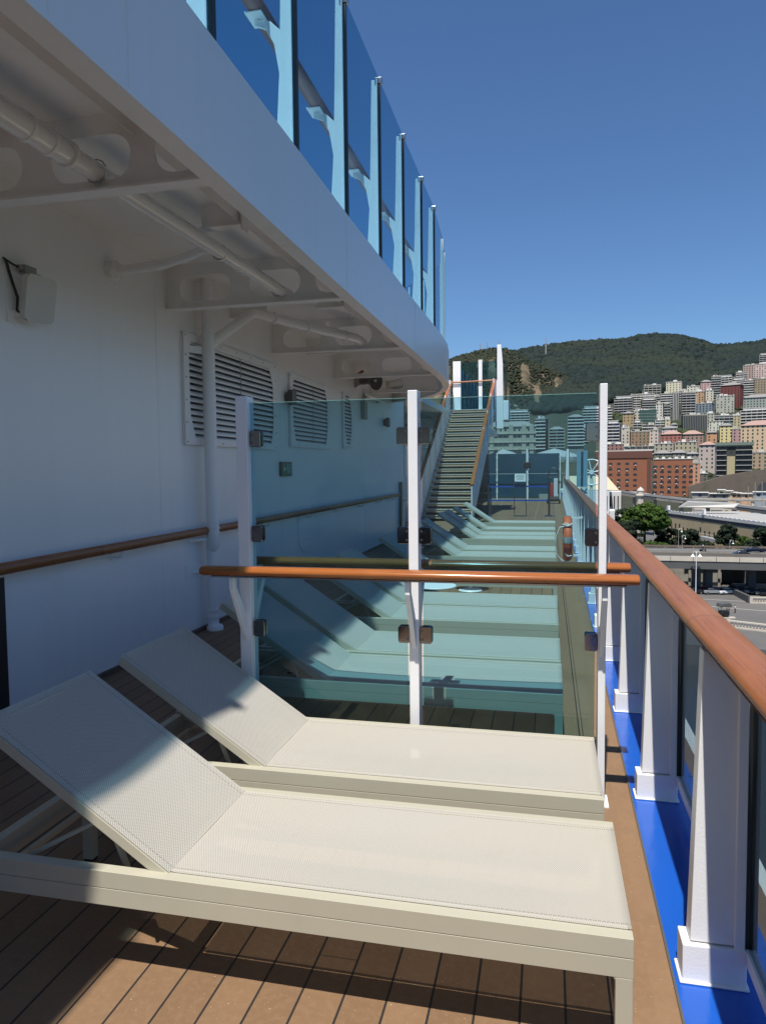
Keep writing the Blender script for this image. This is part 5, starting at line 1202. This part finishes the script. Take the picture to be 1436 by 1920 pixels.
# ------------------------------------------------------------------ trees
BARK=base('tree_bark',(.07,.05,.035),.9)
def tree(u,v,vt,wpx,r,lb,kind,mt,zb=None,n=2600,name='tree'):
    g=far(u,v,r); top=far(u,vt,r)[2]; H=top-g[2]; Wd=wpx*r/1350/2
    t=thing(name,lb,'tree',tuple(g),rnd.uniform(0,6),'trees by the highway')
    t0=.62 if kind=='pine' else .25
    MB().tube([(0,0,-2),(.1,.1,H*.3),(-.1,.2,H*t0),(.1,0,H*.8)],[.06*H*.6,.04*H*.6,.03*H*.6,.01*H],10).build('trunk',BARK,t,True)
    m=MB()
    for k in range(9):
        a=rnd.uniform(0,6.28); e=rnd.uniform(.4,.85); zz=H*(t0-.12+rnd.random()*.2)
        m.tube([(0,0,zz),(math.cos(a)*Wd*e*.5,math.sin(a)*Wd*e*.5,zz+H*.14),(math.cos(a)*Wd*e,math.sin(a)*Wd*e,zz+H*.22)],[.012*H+.06,.008*H+.04,.03],6)
    m.build('limbs',BARK,t)
    # leaf clumps: lobes first, small faces over each
    lobes=[]
    for k in range(130 if kind=='pine' else 40):
        a=rnd.uniform(0,6.28); q=rnd.random()**.5
        if kind=='pine':
            dd=Vector((rnd.gauss(0,1),rnd.gauss(0,1),rnd.gauss(0,1))).normalized(); sh=rnd.uniform(.72,.90)
            zz=dd.z*(.36 if dd.z>0 else .17); lobes.append((dd.x*Wd*sh,dd.y*Wd*sh,H*(.60+zz*sh),Wd*rnd.uniform(.15,.22)))
        else:
            zq=rnd.uniform(.12,.92); rad=math.sin(PI*min(1,zq*.9+.08))**.6; lobes.append((math.cos(a)*q*Wd*.8*rad,math.sin(a)*q*Wd*.8*rad,H*zq,Wd*rnd.uniform(.2,.34)))
    v_=[];f_=[]
    for k in range(n):
        x,y,z,s=lobes[rnd.randrange(len(lobes))]
        d=Vector((rnd.gauss(0,1),rnd.gauss(0,1),rnd.gauss(0,1)*.8)).normalized(); q=rnd.uniform(.75,1.08)
        c=Vector((x,y,z))+Vector((d.x,d.y,d.z*.7))*s*q
        e1=Vector((rnd.gauss(0,1),rnd.gauss(0,1),rnd.gauss(0,1))).normalized(); nn=(d+e1*.7).normalized(); a_=nn.orthogonal().normalized(); b_=nn.cross(a_); w=rnd.uniform(.16,.36)*(1.25 if r>200 else 1)
        i=len(v_); v_+=[tuple(c+a_*w),tuple(c+b_*w*.7),tuple(c-a_*w),tuple(c-b_*w*.7)]; f_.append((i,i+1,i+2,i+3))
    cp=[];cs_=[]
    for (x,y,z,s) in lobes: cp.append((x,y,z)); cs_.append(s*.82)
    bl=blobs('inner_crown',cp,cs_,mt,.7,t)
    me=MB().add(v_,f_).build('crown',mt,t)
    return t
LG1=leafmat('pine_needles',(.022,.050,.008),(.062,.105,.015)); LG2=leafmat('dark_leaves',(.009,.017,.009),(.024,.036,.018)); LG3=leafmat('olive_leaves',(.03,.055,.012),(.065,.10,.02))
tree(1208,1034,938,88,223,'big bright green umbrella pine with domed crown by the highway','pine',LG1,n=9000,name='umbrella_pine')
for i,(u,v,vt,w,r,l,mt) in enumerate([
 (1158,1040,948,56,232,'dark tree left of the umbrella pine, against the white terminal',LG2),
 (1180,1042,975,60,214,'dark low tree under the left of the umbrella pine',LG2),
 (1238,1040,990,38,232,'dark tree under the right side of the umbrella pine',LG2),
 (1262,1034,988,34,226,'dark tree left of the gangway, before the cream wall',LG2),
 (1294,1034,988,34,221,'broad dark tree just left of the gangway',LG2),
 (1361,1034,981,42,219,'round grey green tree in front of the cream building',LG2),
 (1394,1032,1006,30,214,'bright olive bush right of the round tree',LG3),
 (1430,1034,986,40,214,'dark tree at the right edge before the cream wall',LG2),
 (1320,1036,1016,36,213,'low dark shrub tree between gangway and round tree',LG2),
 (1228,1040,1015,56,211,'low olive shrub under the umbrella pine',LG3),
 (1410,1036,1014,34,208,'low dark shrub right of the olive bush',LG2),
 (1270,812+0,0,0,0,'',None)]):
    if mt is None: continue
    tree(u,v,vt,w,r,l,'round',mt,n=2600)
pts=[];sz=[]
for k in range(260):
    u=rnd.uniform(1150,1480); p=onz(u,1036+rnd.uniform(-2,1),GZ+5); p=far(u,1030,rnd.uniform(206,216)); s=rnd.uniform(.8,1.8); pts.append((p[0],p[1],-24.5+rnd.uniform(-2.5,1.5))); sz.append(s)
blobs('roadside_bushes',pts,sz,LG2,.8,kind='stuff')
pts=[];sz=[]
for (u0,u1,v0,v1,n) in ((1196,1212,800,806,20),(1225,1237,822,832,22),(1254,1276,792,810,60),(1278,1316,806,816,50),(1380,1395,752,768,26),(1386,1410,800,806,20),(1150,1166,778,790,30),(1300,1330,892,905,14),(1345,1436,874,884,60),(1225,1260,856,862,30),(1136,1150,770,780,20),(1318,1345,736,745,16)):
    for _ in range(n):
        u=rnd.uniform(u0,u1); v=rnd.uniform(v0,v1); r=r_of(u,v); p=far(u,v,r-3); pts.append(tuple(p)); sz.append(rnd.uniform(2,4))
blobs('garden_trees',pts,sz,leafmat('garden_leaves',(.02,.03,.014),(.05,.065,.028)),.85,kind='stuff')
# ------------------------------------------------------------------ light
SD=Vector((-.042,-.44,1)).normalized()           # towards the sun
sl=bpy.data.lights.new('sun','SUN'); sl.energy=4.7; sl.angle=R(.53); sl.color=(1,.955,.88); so=bpy.data.objects.new('sun',sl); COL.objects.link(so)
so.rotation_euler=(-SD).to_track_quat('-Z','Y').to_euler()
w=bpy.data.worlds.new('World'); scene.world=w; w.use_nodes=True; nt=w.node_tree; bg=nt.nodes['Background']
sk=nt.nodes.new('ShaderNodeTexSky'); sk.sky_type='NISHITA'; sk.sun_disc=False; sk.sun_elevation=math.asin(SD.z); sk.sun_rotation=math.atan2(SD.x,SD.y); sk.altitude=30; sk.air_density=1.0; sk.dust_density=.35; sk.ozone_density=2.2
hs_=nt.nodes.new('ShaderNodeMix'); hs_.data_type='RGBA'; hs_.blend_type='MULTIPLY'; hs_.inputs[0].default_value=1; hs_.inputs[7].default_value=(.72,.96,1.22,1)
nt.links.new(sk.outputs[0],hs_.inputs[6]); nt.links.new(hs_.outputs[2],bg.inputs[0]); bg.inputs[1].default_value=.070
scene.view_settings.view_transform='Standard'; scene.view_settings.look='None'; scene.view_settings.exposure=.46; scene.view_settings.gamma=1
scene.render.engine='CYCLES'; scene.cycles.max_bounces=8; scene.cycles.transparent_max_bounces=24; scene.cycles.diffuse_bounces=7; scene.cycles.glossy_bounces=4
scene.cycles.sample_clamp_indirect=6; scene.cycles.caustics_reflective=False; scene.cycles.caustics_refractive=False
